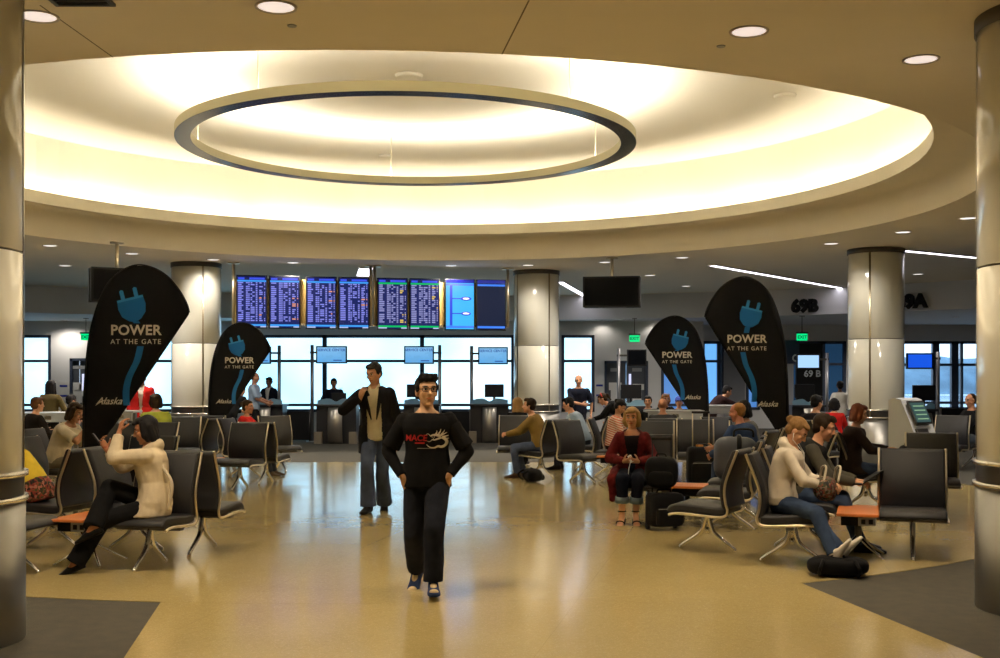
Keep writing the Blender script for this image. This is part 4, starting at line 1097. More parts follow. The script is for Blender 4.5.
def ering(c, rt, fw, a, b, n=24, sq=2.4):
    out = []
    for i in range(n):
        th = 2 * pi * i / n; x, y = cos(th), sin(th); k = (abs(x) ** sq + abs(y) ** sq) ** (-1 / sq)
        out.append(c + rt * (a * x * k) + fw * (b * y * k))
    return out
def hand(m, Wp, d, nrm, side, sc, curl=.35, spread=.12):
    d = d.normalized(); nrm = (nrm - d * d.dot(nrm)).normalized(); th = d.cross(nrm) * side
    P = lambda u, w, q=0: Wp + (d * u + th * w + nrm * q) * sc
    rings = []
    for u, w0, w1, hh in ((-.02, -.026, .026, .020), (.02, -.030, .031, .018), (.055, -.038, .039, .016), (.085, -.041, .040, .013), (.097, -.038, .038, .010)):
        c = P(u, (w0 + w1) / 2); rings.append(ering(c, th, nrm, (w1 - w0) / 2 * sc, hh * sc, 16))
    m.loft(rings)
    for w, L, sp in ((.030, .070, 1.), (.0105, .079, .35), (-.0105, .073, -.35), (-.030, .056, -1.)):
        a = 0.; p = P(.088, w); r = .0088 * sc
        for k, fr_, bend in ((0, .45, 55), (1, .31, 65), (2, .24, 45)):
            a += RAD(bend) * curl * (1.1 if w < 0 else 1.)
            dd = d * cos(a) + nrm * sin(a) + th * (sp * spread); dd.normalize(); q = p + dd * (L * fr_ * sc)
            seg(m, p, q, r, r * .9, 1); p = q; r *= .9
    p = P(.022, .030, .006); dd = (d * .62 + th * .72 + nrm * (.15 + .5 * curl)).normalized(); q = p + dd * .042 * sc; seg(m, p, q, .0125 * sc, .0105 * sc, 1)
    dd = (d * .85 + th * .35 + nrm * (.2 + .7 * curl)).normalized(); r_ = q + dd * .034 * sc; seg(m, q, r_, .0105 * sc, .0085 * sc, 1)
def head_geo(m, X, f=1.):
    def E(c, r, tilt=0): m.ell(X(c), tuple(v * f for v in r), X.R @ M.Rotation(tilt, 3, 'X'), seg=24, rings=16)
    E((0, -.012, .035), (.076, .097, .086)); E((0, .018, -.028), (.063, .074, .078)); E((0, .032, -.072), (.046, .052, .042)); E((0, .066, -.100), (.021, .020, .016))
    E((0, .060, .030), (.060, .034, .030)); E((.036, .062, -.022), (.024, .022, .024)); E((-.036, .062, -.022), (.024, .022, .024))
    for p0, p1, r0, r1 in (((0, .088, .018), (0, .108, -.024), .0085, .0125),): seg(m, X(p0), X(p1), r0 * f, r1 * f, 2)
    E((.011, .098, -.028), (.009, .010, .008)); E((-.011, .098, -.028), (.009, .010, .008))
    E((0, .084, -.054), (.024, .011, .007)); E((0, .083, -.064), (.021, .011, .008))
    E((.032, .074, .012), (.015, .014, .011)); E((-.032, .074, .012), (.015, .014, .011))
    for s in (-1, 1): E((s * .078, -.008, -.004), (.010, .020, .033)); E((s * .074, -.002, -.028), (.009, .012, .012))
class Frame:
    def __init__(s, o, R, f): s.o, s.R, s.f = o, R, f
    def __call__(s, c): return s.o + s.R @ (V(c) * s.f)
def hair_geo(m, X, style, f=1.):
    def E(c, r, tilt=0): m.ell(X(c), tuple(v * f for v in r), X.R @ M.Rotation(tilt, 3, 'X'), seg=22, rings=14)
    if style == 'bald': return
    if style == 'crop':
        E((0, -.030, .040), (.080, .088, .085)); E((0, -.055, -.005), (.068, .048, .06)); return
    E((0, -.026, .050), (.085, .094, .088)); E((0, -.052, -.002), (.074, .060, .075))
    if style == 'spiky': E((0, .02, .104), (.072, .070, .034), -.2)
    if style in ('short', 'spiky'):
        E((0, .046, .100), (.062, .048, .030), -.25); E((.076, .004, .030), (.014, .030, .040)); E((-.076, .004, .030), (.014, .030, .040))
        if style == 'spiky':
            for x, y in ((-.05, .05), (-.02, .07), (.02, .068), (.05, .045), (0, .03), (-.04, 0), (.04, 0)): seg(m, X((x, y, .095)), X((x * 1.1, y + .008, .118)), .028 * f, .018 * f, 1)
    if style in ('bob', 'long', 'shag'):
        E((0, .046, .098), (.066, .050, .030), -.3)
        ln = {'bob': -.085, 'shag': -.085, 'long': -.30}[style]
        for s in (-1, 1):
            seg(m, X((s * .072, .010, .06)), X((s * .086, .012, ln * .45)), .030 * f, .034 * f, 3); seg(m, X((s * .086, .012, ln * .45)), X((s * .078, .0, ln)), .034 * f, .022 * f, 3)
            seg(m, X((s * .06, -.04, .03)), X((s * .07, -.05, ln)), .042 * f, .034 * f, 3)
        seg(m, X((0, -.06, .03)), X((0, -.075, ln)), .062 * f, .040 * f, 3); seg(m, X((.035, -.06, .0)), X((.04, -.07, ln * 1.02)), .045 * f, .034 * f, 3); seg(m, X((-.035, -.06, .0)), X((-.04, -.07, ln * .98)), .045 * f, .034 * f, 3)
        if style == 'bob': seg(m, X((-.05, .082, .088)), X((.045, .088, .070)), .020 * f, .016 * f, 3)
    if style == 'pony':
        E((0, .040, .092), (.064, .046, .026), -.3); seg(m, X((0, -.10, .05)), X((0, -.135, .04)), .020 * f, .030 * f, 1); seg(m, X((0, -.135, .04)), X((0, -.15, -.10)), .032 * f, .014 * f, 3)
    if style == 'bun':
        E((0, .040, .092), (.064, .046, .026), -.3); E((0, -.118, .055), (.040, .036, .038)); E((.02, -.125, .075), (.022, .02, .02)); E((-.022, -.12, .07), (.02, .02, .022))

def person(label, X, Y, face, H=1.75, hip=None, z=0., lean=2., lean2=None, side=0., twist=0., yaw=0., pitch=0., hl=None, hr=None, el=(-.6, -.7, -.4), er=(.6, -.7, -.4),
           fl_=None, fr=None, kl=(0, 1, .3), kr=(0, 1, .3), tl=0., tr_=0., skin=LIGHT, hair=('short', H_BLACK), top=None, bottom=None, shoes=None, fem=False, near=False,
           hipoff=(0, 0), curl=(.35, .35), hd=(None, None), hn=(None, None), coat=None, extra=None, wide=1., sole=None, glasses=False, hands=True):
    s = H / 1.75; sw = (.90 if fem else 1.) * wide; hw = 1.04 if fem else 1.
    hip = .93 * s if hip is None else hip
    e = empty('person', (X, Y, z), -RAD(face), label, 'person')
    vb, vh, vd = (.011, .0052, .0040) if near else (.016, .0075, .0055)
    lean2 = lean if lean2 is None else lean2
    def basis(ln, sd, tw):
        R = M.Rotation(-RAD(tw), 3, 'Z') @ M.Rotation(RAD(sd), 3, 'Y') @ M.Rotation(-RAD(ln), 3, 'X')
        return R @ V((1, 0, 0)), R @ V((0, 1, 0)), R @ V((0, 0, 1))
    P = V((hipoff[0], hipoff[1], hip)); r0, f0, u0 = basis(lean * .6, side * .5, 0); r1, f1, u1 = basis(lean, side, twist * .5); r2, f2, u2 = basis(lean2, side, twist)
    Mm = P + u1 * .20 * s; N = Mm + u2 * .325 * s
    spine = [(P - u0 * .11 * s, .118 * hw, .098, r0, f0), (P - u0 * .04 * s, .160 * hw, .112, r0, f0), (P + u0 * .03 * s, .166 * hw, .112, r0, f0), (P + u1 * .11 * s, .150, .102, r1, f1), (Mm, .138 * (sw + .02), .098, r1, f1),
             (Mm + u2 * .09 * s, .152 * sw, .108, r2, f2), (Mm + u2 * .18 * s, .168 * sw, .116, r2, f2), (Mm + u2 * .235 * s, .168 * sw, .104, r2, f2), (Mm + u2 * .27 * s, .142 * sw, .086, r2, f2), (Mm + u2 * .297 * s, .098 * sw, .070, r2, f2), (Mm + u2 * .325 * s, .060, .056, r2, f2)]
    def torso(m, g=0., i0=0, i1=None, gf=0.):
        m.loft([ering(c, r, f, (a + g) * s, (b + g + gf) * s) for c, a, b, r, f in spine[i0:i1]])
    C = Mm + u2 * .238 * s
    sh = {1: C + r2 * .172 * s * sw, -1: C - r2 * .172 * s * sw}
    ua, fa = .285 * s, .252 * s
    dh = {1: V((.27, .02, hip - .12 * s)), -1: V((-.27, .02, hip - .12 * s))}
    wr, elb = {}, {}
    for sg, tgt, pole in ((1, hr, er), (-1, hl, el)):
        t = V(tgt) if tgt is not None else dh[sg]; elb[sg], wr[sg] = ik(sh[sg], t, ua, fa, pole)
    hj = {1: P + r0 * .088 * s * hw - u0 * .03 * s, -1: P - r0 * .088 * s * hw - u0 * .03 * s}
    ank, kn = {}, {}
    df = {1: V((.09, .0, .085 * s)), -1: V((-.09, .0, .085 * s))}
    for sg, tgt, pole in ((1, fr, kr), (-1, fl_, kl)):
        t = V(tgt) if tgt is not None else df[sg]; kn[sg], ank[sg] = ik(hj[sg], t, .445 * s, .425 * s, pole)
    # head
    hu = (u2 * .5 + V((0, 0, 1)) * .6 + f2 * .12).normalized()
    HC = N + hu * .142 * s
    body_fwd = V((f2.x, f2.y, 0)).normalized() if (f2.x ** 2 + f2.y ** 2) > .02 else V((0, 1, 0))
    ya = atan2(body_fwd.x, body_fwd.y)
    HR = M.Rotation(-ya - RAD(yaw), 3, 'Z') @ M.Rotation(-RAD(pitch), 3, 'X'); fs = (.97 if fem else 1.02) * (s ** .4)
    HX = Frame(HC, HR, fs)
    # ---- body: one surface
    m = MB(); torso(m)
    seg(m, N - u2 * .05 * s, HC - HR @ V((0, .012, .05)), .058 * s * (.86 if fem else 1), .052 * s * (.86 if fem else 1), 2)
    k = .9 if fem else 1.
    for sg in (1, -1):
        m.ell(sh[sg], .052 * s * k, seg=14, rings=10); seg(m, sh[sg], elb[sg], .049 * s * k, .039 * s * k, 4, .002); seg(m, elb[sg], wr[sg], .038 * s * k, .026 * s * k, 4, .004)
        seg(m, hj[sg], kn[sg], .080 * s, .052 * s, 4, .004); seg(m, kn[sg], ank[sg], .051 * s, .034 * s, 5, .007)
    B = remesh(m, vb, 3)
    hm = MB(); head_geo(hm, HX, fs); seg(hm, HC - HR @ V((0, .012, .05)), N - u2 * .02 * s, .050 * s * k, .056 * s * k, 2); hm = remesh(hm, vh, 3, .45)
    parts = [hm]
    if hands:
        for sg in (1, -1):
            q = MB(); d_ = V(hd[0 if sg < 0 else 1]) if hd[0 if sg < 0 else 1] is not None else (wr[sg] - elb[sg]); nn = V(hn[0 if sg < 0 else 1]) if hn[0 if sg < 0 else 1] is not None else V((-sg, .1, 0))
            if abs(d_.normalized().dot(nn.normalized())) > .95: nn = V((-sg * .6, 0, -.8))
            hand(q, wr[sg], d_, nn, sg, s * (.92 if fem else 1.), curl[0 if sg < 0 else 1]); seg(q, wr[sg] - (wr[sg] - elb[sg]).normalized() * .05, wr[sg], .026 * s * k, .024 * s * k, 1)
            parts.append(remesh(q, vd, 2, .35))
    for sg in (1, -1):
        q = MB(); foot_shape(q, ank[sg], sg, s * (.92 if fem else 1.), tl if sg < 0 else tr_, kn[sg], 0); parts.append(remesh(q, .008 if near else .012, 2))
    me0 = []
    for q in parts:
        t_ = bpy.data.meshes.new('t'); q.bm.to_mesh(t_); q.bm.free(); B.bm.from_mesh(t_); bpy.data.meshes.remove(t_)
    for f in B.bm.faces: f.smooth = True
    lay = B.bm.verts.layers.float_vector.new('hs'); Ri = HR.transposed()
    for v in B.bm.verts: v[lay] = Ri @ (v.co - HC) / fs
    B.build('body', skin_mat(skin, tuple(x * .5 for x in hair[2]) if len(hair) > 2 else (.02, .014, .01)), e, recalc=False)
    # ---- hair
    if hair[0] != 'bald':
        m = MB(); hair_geo(m, HX, hair[0], fs); m = remesh(m, .006 if near else .009, 2, .4); wrinkle(m, .004, 28, X)
        m.build('hair', hair[1], e, recalc=False)
    # ---- clothes
    if bottom:
        b = dict(g=.014, ankle=.052, knee=.068, thigh=.098, crop=0., name='trousers'); b.update(bottom); m = MB(); torso(m, b['g'], 0, 4)
        if b.get('skirt'):
            hem = b['skirt']; rr = [ering(P + u0 * .02, r0, f0, .178 * s, .125 * s)]
            kc = (kn[1] + kn[-1]) / 2
            if hip < .75 * s:
                rr = [ering(P + V((0, -.02, .0)), V((1, 0, 0)), V((0, .15, 1)).normalized(), .185 * s, .115 * s), ering((P + kc) / 2, V((1, 0, 0)), V((0, .2, 1)).normalized(), .19 * s, .105 * s), ering(kc + V((0, .03, 0)), V((1, 0, 0)), V((0, .7, .7)), .20 * s, .09 * s), ering(V((kc.x, kc.y + .08, hem)), V((1, 0, 0)), V((0, 1, .0)), .22 * s, .10 * s)]
            else: rr += [ering(V((P.x, P.y, hem)), V((1, 0, 0)), V((0, 1, 0)), .22 * s, .17 * s)]
            m.loft(rr)
        else:
            for sg in (1, -1):
                end = kn[sg] + (ank[sg] - kn[sg]) * (1 - b['crop'])
                if b['crop'] < .05: end = end - V((0, 0, (.012 - b.get('up', 0)) * s))
                seg(m, hj[sg], kn[sg], b['thigh'] * s, b['knee'] * s, 4); m.cone(kn[sg], end, b['knee'] * s, (b['ankle'] * (1 - b['crop']) + b['knee'] * b['crop']) * s, 18)
        m = remesh(m, .0085 if near else .014, 3); wrinkle(m, .006 * s, 11, X + 1); m.build(b['name'], b['mat'], e, recalc=False)
        if b.get('cuff'):
            for sg in (1, -1):
                end = kn[sg] + (ank[sg] - kn[sg]) * (1 - b['crop']); d_ = (ank[sg] - kn[sg]).normalized(); m = MB(); m.cone(end - d_ * .05, end + d_ * .02, b['knee'] * s * 1.03, b['knee'] * s * 1.03, 20); m.build('rolled_cuff', b['cuff'], e)
    if top:
        tp = dict(g=.016, sleeve=1., hem=1, sl=.058, mat=None, name='shirt'); tp.update(top); m = MB()
        def upper(m, g, hem, sl, sleeve, wrist=None):
            torso(m, g, hem, 9 if tp.get('low') else 10)
            for sg in (1, -1):
                m.ell(sh[sg], (.053 * k + g * .45) * s, seg=14, rings=10)
                if sleeve <= .5:
                    m.cone(sh[sg], sh[sg] + (elb[sg] - sh[sg]) * (sleeve * 2), (.053 * k + g * .45) * s, (sl * .93) * s, 16)
                else:
                    seg(m, sh[sg], elb[sg], (.052 * k + g * .5) * s, sl * .92 * s * k, 4); kk = (sleeve - .5) * 2; m.cone(elb[sg], elb[sg] + (wr[sg] - elb[sg]) * kk, sl * .92 * s * k, sl * (.92 - .26 * kk) * s * k, 16)
        upper(m, tp['g'], tp['hem'], tp['sl'], tp['sleeve'])
        if hip > .75 * s and tp.get('tail', .07): m.loft([ering(Mm, r1, f1, (.146 + tp['g']) * s, (.100 + tp['g']) * s), ering(P + u0 * .02 * s, r0, f0, (.166 + tp['g']) * s, (.116 + tp['g']) * s), ering(P - V((0, 0, tp.get('tail', .07))), V((1, 0, 0)), V((0, 1, 0)), (.170 + tp['g']) * s, (.120 + tp['g']) * s)])
        if tp.get('hood'):
            m.ell(N - f2 * .085 * s + u2 * .0, (.10 * s, .055 * s, .06 * s)); 
            for sg in (1, -1): seg(m, N - f2 * .06 * s + r2 * sg * .075 * s, N + f2 * .075 * s + r2 * sg * .045 * s - u2 * .045 * s, .035 * s, .018 * s, 3)
        if tp.get('skirted'):            # jacket tails
            L_ = tp['skirted']; c0 = spine[1][0]
            if hip < .75 * s:
                q = P + V((0, .05, -.02)); m.loft([ering(P + u0 * .06, r0, f0, .185 * s, .14 * s), ering(P + V((0, .03, -.05)), V((1, 0, 0)), V((0, 1, .0)), .21 * s, .18 * s), ering(P + V((0, .06, -.10)), V((1, 0, 0)), V((0, 1, 0)), .215 * s, .20 * s)])
            else: m.loft([ering(P + u0 * .08, r0, f0, (.165 + tp['g']) * s, (.115 + tp['g']) * s), ering(P - V((0, 0, L_)), V((1, 0, 0)), V((0, 1, 0)), (.185 + tp['g']) * s, (.135 + tp['g']) * s)])
        m = remesh(m, .0085 if near else .014, 3)
        wrinkle(m, tp.get('wr', .006) * s, 10, X + 2)
        topo = m.build(tp['name'], tp['mat'], e, recalc=False)
    if coat:                              # open-fronted jacket worn over the top
        ct = dict(g=.034, sl=.068, len=.16, v0=.012, v1=.10, name='jacket', sleeve=1.); ct.update(coat); m = MB()
        torso(m, ct['g'], 1, None)
        if hip > .75 * s: m.loft([ering(P + u0 * .08, r0, f0, (.168 + ct['g']) * s, (.118 + ct['g']) * s), ering(P - V((0, 0, ct['len'])), V((1, 0, 0)), V((0, 1, 0)), (.185 + ct['g']) * s, (.145 + ct['g']) * s)])
        for sg in (1, -1):
            m.ell(sh[sg], (.054 * k + ct['g'] * .45) * s, seg=14, rings=10)
            seg(m, sh[sg], elb[sg], (.053 * k + ct['g'] * .5) * s, ct['sl'] * s * k, 4); m.cone(elb[sg], elb[sg] + (wr[sg] - elb[sg]) * .98, ct['sl'] * s * k, ct['sl'] * .70 * s * k, 16)
        if ct.get('drape'):
            for (a_, b_, ra, rb) in ct['drape']: seg(m, V(a_), V(b_), ra, rb, 4)
        m = remesh(m, .009 if near else .014, 3); wrinkle(m, .007 * s, 9, X + 4)
        if ct['v1'] > 0:
            dele = []
            for f in m.bm.faces:
                c = f.calc_center_median(); loc = c - Mm; y_ = loc.dot(f2); x_ = loc.dot(r2); z_ = loc.dot(u2) / s
                t_ = max(0, min(1, (z_ + .22) / .52)); wv = (ct['v0'] + (ct['v1'] - ct['v0']) * t_ ** 1.3) * s
                if y_ > .03 and abs(x_) < wv and z_ < .36: dele.append(f)
                elif z_ > .315 and y_ > -.02 and abs(x_) < .07 * s: dele.append(f)
            bmesh.ops.delete(m.bm, geom=dele, context='FACES')
        m.build(ct['name'], ct['mat'], e, recalc=False)
        if ct.get('lapel'):
            for sg in (1, -1):
                q = MB(); pts = [Mm + u2 * (.31 * s) + r2 * sg * .075 * s + f2 * .075 * s, Mm + u2 * .20 * s + r2 * sg * .085 * s + f2 * .163 * s, Mm + u2 * .06 * s + r2 * sg * .055 * s + f2 * .158 * s, Mm - u2 * .06 * s + r2 * sg * .03 * s + f2 * .158 * s]
                q.tube(pts, [.012, .026, .020, .006], 8); q.build('lapel', ct['lapel'], e)
    if tp_collar := (top or {}).get('collar'):
        for sg in (1, -1):
            q = MB(); q.tube([N - f2 * .05 * s + r2 * sg * .052 * s + u2 * .02, N + f2 * .035 * s + r2 * sg * .055 * s + u2 * .0, N + f2 * .092 * s + r2 * sg * .022 * s - u2 * .045 * s, N + f2 * .098 * s + r2 * sg * .048 * s - u2 * .085 * s], [.012, .016, .014, .005], 8); q.build('collar', tp_collar, e)
    if shoes:
        for sg in (1, -1):
            q = MB(); foot_shape(q, ank[sg], sg, s * (.92 if fem else 1.), tl if sg < 0 else tr_, kn[sg], .009, shoes.get('low', False)); q = remesh(q, .006 if near else .011, 2)
            so = q.build('shoe', shoes['mat'], e, recalc=False)
            if shoes.get('trim'):
                q = MB(); Rf, A = foot_frame(ank[sg], s, tl if sg < 0 else tr_, kn[sg], sg)
                q.ell(A + Rf @ V((0, .055, .072 - .085) ) * s, (.028 * s, .065 * s, .020 * s), Rf @ M.Rotation(-.45, 3, 'X'))
                q.ell(A + Rf @ V((0, .175, -.052)) * s, (.036 * s, .032 * s, .022 * s), Rf); q.build('shoe_trim', shoes['trim'], so)
                q = MB(); soft_box(q, A + Rf @ V((0, .065, -.078)) * s, (.092 * s, .285 * s, .024 * s), Rf, p=3.2); q.build('sole', shoes.get('sole', shoes['trim']), so)
    if glasses:
        q = MB()
        for sg in (1, -1):
            cx = sg * .033; q.tube([HX((cx + .024 * (abs(cos(a)) ** .6) * (1 if cos(a) > 0 else -1), .100 - .012 * abs(cos(a)) * (1 if cos(a) * sg > 0 else 0), .010 + .0165 * (abs(sin(a)) ** .6) * (1 if sin(a) > 0 else -1))) for a in [2 * pi * i / 20 for i in range(20)]], .0026 * fs, 6, closed=True)
            q.tube([HX((sg * .058, .088, .014)), HX((sg * .078, .05, .014)), HX((sg * .082, -.012, .008))], .0026 * fs, 6)
        q.tube([HX((-.010, .102, .014)), HX((0, .105, .018)), HX((.010, .102, .014))], .0026 * fs, 6); q.build('glasses', m_black, e)
    e_info = dict(e=e, HX=HX, N=N, Mm=Mm, u=u2, f=f2, r=r2, sh=sh, wr=wr, elb=elb, kn=kn, ank=ank, P=P, s=s, hj=hj)
    if top: e_info['top'] = topo
    return e_info
def foot_frame(A, s, tilt, K, sg):
    return M.Rotation(-RAD(8) * sg, 3, 'Z') @ M.Rotation(-RAD(tilt), 3, 'X'), A
def foot_shape(m, A, sg, s, tilt, K, g, low=False):
    Rf, A = foot_frame(A, s, tilt, K, sg); rings = []
    for y, w, zt, zb in ((-.068, .018, -.035, -.080), (-.055, .032, .01 if not low else -.03, -.085), (-.02, .036, .03 if not low else -.02, -.085), (.03, .036, .02 if not low else -.025, -.085), (.075, .039, -.018, -.085), (.125, .045, -.040, -.085), (.165, .045, -.052, -.085), (.195, .034, -.060, -.084), (.208, .015, -.068, -.080)):
        c = A + Rf @ V((0, y + (g if y > .1 else (-g if y < -.05 else 0)), (zt + zb) / 2)) * s
        rings.append(ering(c, Rf @ V((1, 0, 0)), Rf @ V((0, 0, 1)), (w + g * .7) * s, ((zt - zb) / 2 + g * .6) * s, 16, 2.6))
    m.loft(rings)
    if not low: seg(m, A, A + (K - A).normalized() * .05, .036 * s + g * .5, .036 * s + g * .4, 1)
def at_xy(px, Y): return ((px - 500) * Y / F)
def print_on(info, b, mt, name, lift=.003):
    """lay flat artwork (local x, z in metres, y ignored) onto the front of the worn top"""
    o = info['top']; me = o.data; bv = BVHTree.FromPolygons([v.co for v in me.vertices], [p.vertices for p in me.polygons])
    bmesh.ops.triangulate(b.bm, faces=b.bm.faces[:]); bmesh.ops.subdivide_edges(b.bm, edges=[e for e in b.bm.edges if e.calc_length() > .02], cuts=1)
    for v in b.bm.verts:
        h = bv.ray_cast(V((v.co.x, .6, v.co.z)), V((0, -1, 0)))
        if h[0] is not None: v.co = V((v.co.x, h[0].y + lift, v.co.z))
    b.build(name, mt, o, recalc=False)
# ------------------------------------------------------------------ wardrobe
C_BLACK = cloth('black jersey', (.010, .010, .011)); C_BLAZER = cloth('charcoal blazer wool', (.014, .014, .016)); C_JEANDARK = cloth('dark denim', (.016, .018, .026), var=.25); C_JEAN = cloth('washed denim', (.065, .085, .15), var=.35, vs=5)
C_JEANBLUE = cloth('blue denim', (.035, .055, .105), var=.3, vs=6); C_CREAMSHIRT = cloth('cream shirt', (.62, .54, .36)); C_CREAM = cloth('cream fleece', (.66, .56, .40)); C_WHITE = cloth('white hoodie cotton', (.62, .55, .45)); C_RED = cloth('red cloth', (.50, .018, .016)); C_WINE = cloth('wine red cord', (.105, .012, .014), var=.4, vs=18)
C_TEE = cloth('pale cotton', (.62, .54, .40)); C_KHAKI = cloth('khaki cotton', (.30, .26, .18)); C_TAN = cloth('tan jacket cotton', (.20, .13, .04)); C_OLIVE = cloth('olive knit', (.09, .07, .03)); C_LIME = cloth('lime green knit', (.38, .42, .06)); C_NAVY = cloth('navy cotton', (.010, .012, .022))
C_LBLUE = cloth('light blue shirt', (.34, .44, .58)); C_BLUE = cloth('blue knit', (.035, .06, .14)); C_OLGREY = cloth('grey olive jersey', (.075, .07, .055)); C_YEL = cloth('yellow cotton', (.72, .52, .05)); C_GREYC = cloth('grey cotton', (.16, .16, .16)); C_SUIT = cloth('dark suit', (.018, .015, .018)); C_WHITES = cloth('white shirt', (.74, .72, .68)); C_GREYBLUE = cloth('faded denim cuff', (.16, .21, .24)); C_DKBROWN = cloth('dark brown coat', (.022, .015, .013))
def pattern_cloth(name, cols, sc, stripes=False):
    t = NT(name); v = t.tc('Object')
    if stripes:
        s = t.sep(v); q = t.math('FRACT', t.math('ADD', t.mul(s[2], sc), t.mul(s[1], sc * .35)))
        c = t.mix(t.gt(q, .55), cols[0], cols[1])
    else:
        n = t.noise(v, sc, 2); c = t.ramp(n, [(.38, cols[0]), (.47, cols[1]), (.53, cols[2]), (.62, cols[0])]); c = t.mix(t.gt(t.noise(v, sc * 1.7, 1), .58), c, cols[3])
    t.put(c, t.b.inputs['Base Color']); t.put(.85, t.b.inputs['Roughness']); return t.m
C_STRIPE = pattern_cloth('striped knit', [(.62, .52, .42), (.50, .10, .05)], 26, True); C_SKIRT = pattern_cloth('floral skirt cotton', [(.012, .012, .01), (.36, .05, .03), (.08, .07, .02), (.45, .16, .10)], 16)
S_BLACK = dict(mat=cloth('black shoe leather', (.012, .011, .011), .4)); S_BLUE = dict(mat=cloth('navy shoe suede', (.025, .04, .10)), trim=cloth('cream shoe panel', (.55, .43, .25))); S_WHITE = dict(mat=cloth('white sneaker', (.62, .56, .48))); S_BROWN = dict(mat=cloth('brown shoe', (.06, .035, .02), .5)); S_FLAT = dict(mat=cloth('black flat shoe', (.010, .010, .010), .35), low=True)

# ---- 1 man in glasses walking towards the viewer
Y1 = 8.8; X1 = at_xy(427, Y1)
I = person('man in glasses and black dragon-print T-shirt walking forward with hands in his jean pockets', X1, Y1, 183, H=1.68, lean=1, yaw=-22, pitch=-4, hr=(.178, .075, .885), hl=(-.178, .075, .895), er=(.95, -.45, 0), el=(-.95, -.45, 0), hd=((.42, -.10, -.9), (-.42, -.10, -.9)), hn=((.3, -.9, 0), (-.3, -.9, 0)),
           fr=(.105, -.20, .125), fl_=(-.075, .24, .10), tr_=28, tl=-8, kr=(0, 1, 0), kl=(0, 1, 0), skin=(.62, .36, .20), hair=('spiky', H_BLACK), top=dict(mat=C_BLACK, g=.026, sleeve=.98, sl=.060, hem=1, tail=.09), bottom=dict(mat=C_JEANDARK, ankle=.078, knee=.082, thigh=.104, g=.012, up=.035, name='jeans'), shoes=S_BLUE, near=True, glasses=True, wide=1.04)
for sg in (1, -1): m = MB(); m.cone(I['sh'][sg] + (I['elb'][sg] - I['sh'][sg]) * .12, I['sh'][sg] + (I['elb'][sg] - I['sh'][sg]) * .86, .062, .076, 18); m = remesh(m, .010, 2); wrinkle(m, .006, 12, sg); m.build('short_sleeve', C_BLACK, I['top'], recalc=False)
m_prred = mat('print red', (.62, .018, .02), .7); m_prwhite = mat('print cream', (.66, .60, .48), .7)
cz = I['Mm'].z + .085 * I['s']
b = text_bm('MACE', .064, .0005, bold=.002, shear=.1); b.xf(M.Translation((.070, .3, cz - .005)) @ M.Rotation(pi, 4, 'Z') @ M.Rotation(pi / 2, 4, 'X')); print_on(I, b, m_prred, 'chest_lettering')
b = MB(); b.box((.04, .3, cz - .022), (.075, .004, .010)); print_on(I, b, m_prred, 'chest_lettering_bar')
b = MB(); b.box((.0, .3, cz - .062), (.12, .004, .004)); print_on(I, b, mat('print grey', (.28, .26, .22), .7), 'small_print_line')
b = MB()
def squig(pts, r): b.tube([(x, .3, cz + z) for x, z in catmull(pts, 5)], r, 6)
n_ = 21
K_ = 1.15
def stroke(pts, r0, r1, bul=0.):
    P = catmull([(x * K_, z * K_) for x, z in pts], 5); n = len(P)
    b.tube([(x, .3, cz + z) for x, z in P], [(r0 + (r1 - r0) * i / (n - 1) + bul * sin(pi * i / (n - 1))) for i in range(n)], 6)
stroke([(-.010, -.028), (-.03, -.046), (-.06, -.050), (-.085, -.040), (-.105, -.044), (-.128, -.034), (-.138, -.012), (-.128, .008), (-.108, .020)], .002, .011, .003)
stroke([(-.034, .026), (-.052, .034), (-.075, .034), (-.102, .026)], .004, .012); stroke([(-.044, .004), (-.062, .002), (-.086, .010), (-.106, .018)], .003, .009)
for p, q in (((-.10, .030), (-.142, .052)), ((-.104, .036), (-.128, .068)), ((-.088, .040), (-.104, .074)), ((-.072, .040), (-.078, .064)), ((-.112, .022), (-.150, .030)), ((-.116, .010), (-.152, .010))): stroke([p, ((p[0] + q[0]) / 2 - .003, (p[1] + q[1]) / 2), q], .0075, .0012)
for p, q in (((-.046, .027), (-.048, .015)), ((-.060, .028), (-.062, .016)), ((-.056, .006), (-.055, .015))): stroke([p, q], .003, .001)
stroke([(-.036, .028), (-.022, .042), (-.006, .036)], .003, .001); stroke([(-.046, .002), (-.030, -.010), (-.014, -.004)], .0025, .001)
for v in b.bm.verts: v.co.y = .3
print_on(I, b, m_prwhite, 'dragon_print', .004)

# ---- 2 man in blazer
Y2 = 14.2; X2 = at_xy(377, Y2)
I2 = person('man in dark blazer, open cream shirt and faded jeans holding a phone by his chin', X2, Y2, 184, H=1.86, lean=1, yaw=28, pitch=16, side=3, hr=(.17, .20, 1.40), er=(.9, -.2, -.6), hl=(-.30, -.02, .80), el=(-.5, -.8, 0), hd=((-.1, .1, -1), (-.35, .1, 1)), hn=((.9, .1, 0), (-.6, -.75, .2)), curl=(.35, .55),
            fr=(.06, .26, .10), fl_=(-.07, -.12, .10), tl=18, kr=(0, 1, 0), kl=(0, 1, 0), skin=(.54, .28, .16), hair=('short', H_BLACK), top=dict(mat=C_CREAMSHIRT, g=.020, sleeve=.95, hem=0, collar=C_CREAMSHIRT, tail=.10), coat=dict(mat=C_BLAZER, g=.034, sl=.066, len=.27, v0=.085, v1=.085, name='blazer', lapel=C_BLAZER), bottom=dict(mat=C_JEAN, ankle=.095, knee=.075, name='jeans'), shoes=S_BLACK, near=True)
wq = I2['wr'][1]
def world_of(info, p): 
    e = info['e']; return e.matrix_basis @ V(p) if False else (M.Translation(e.location) @ M.Rotation(e.rotation_euler.z, 4, 'Z')) @ V(p)
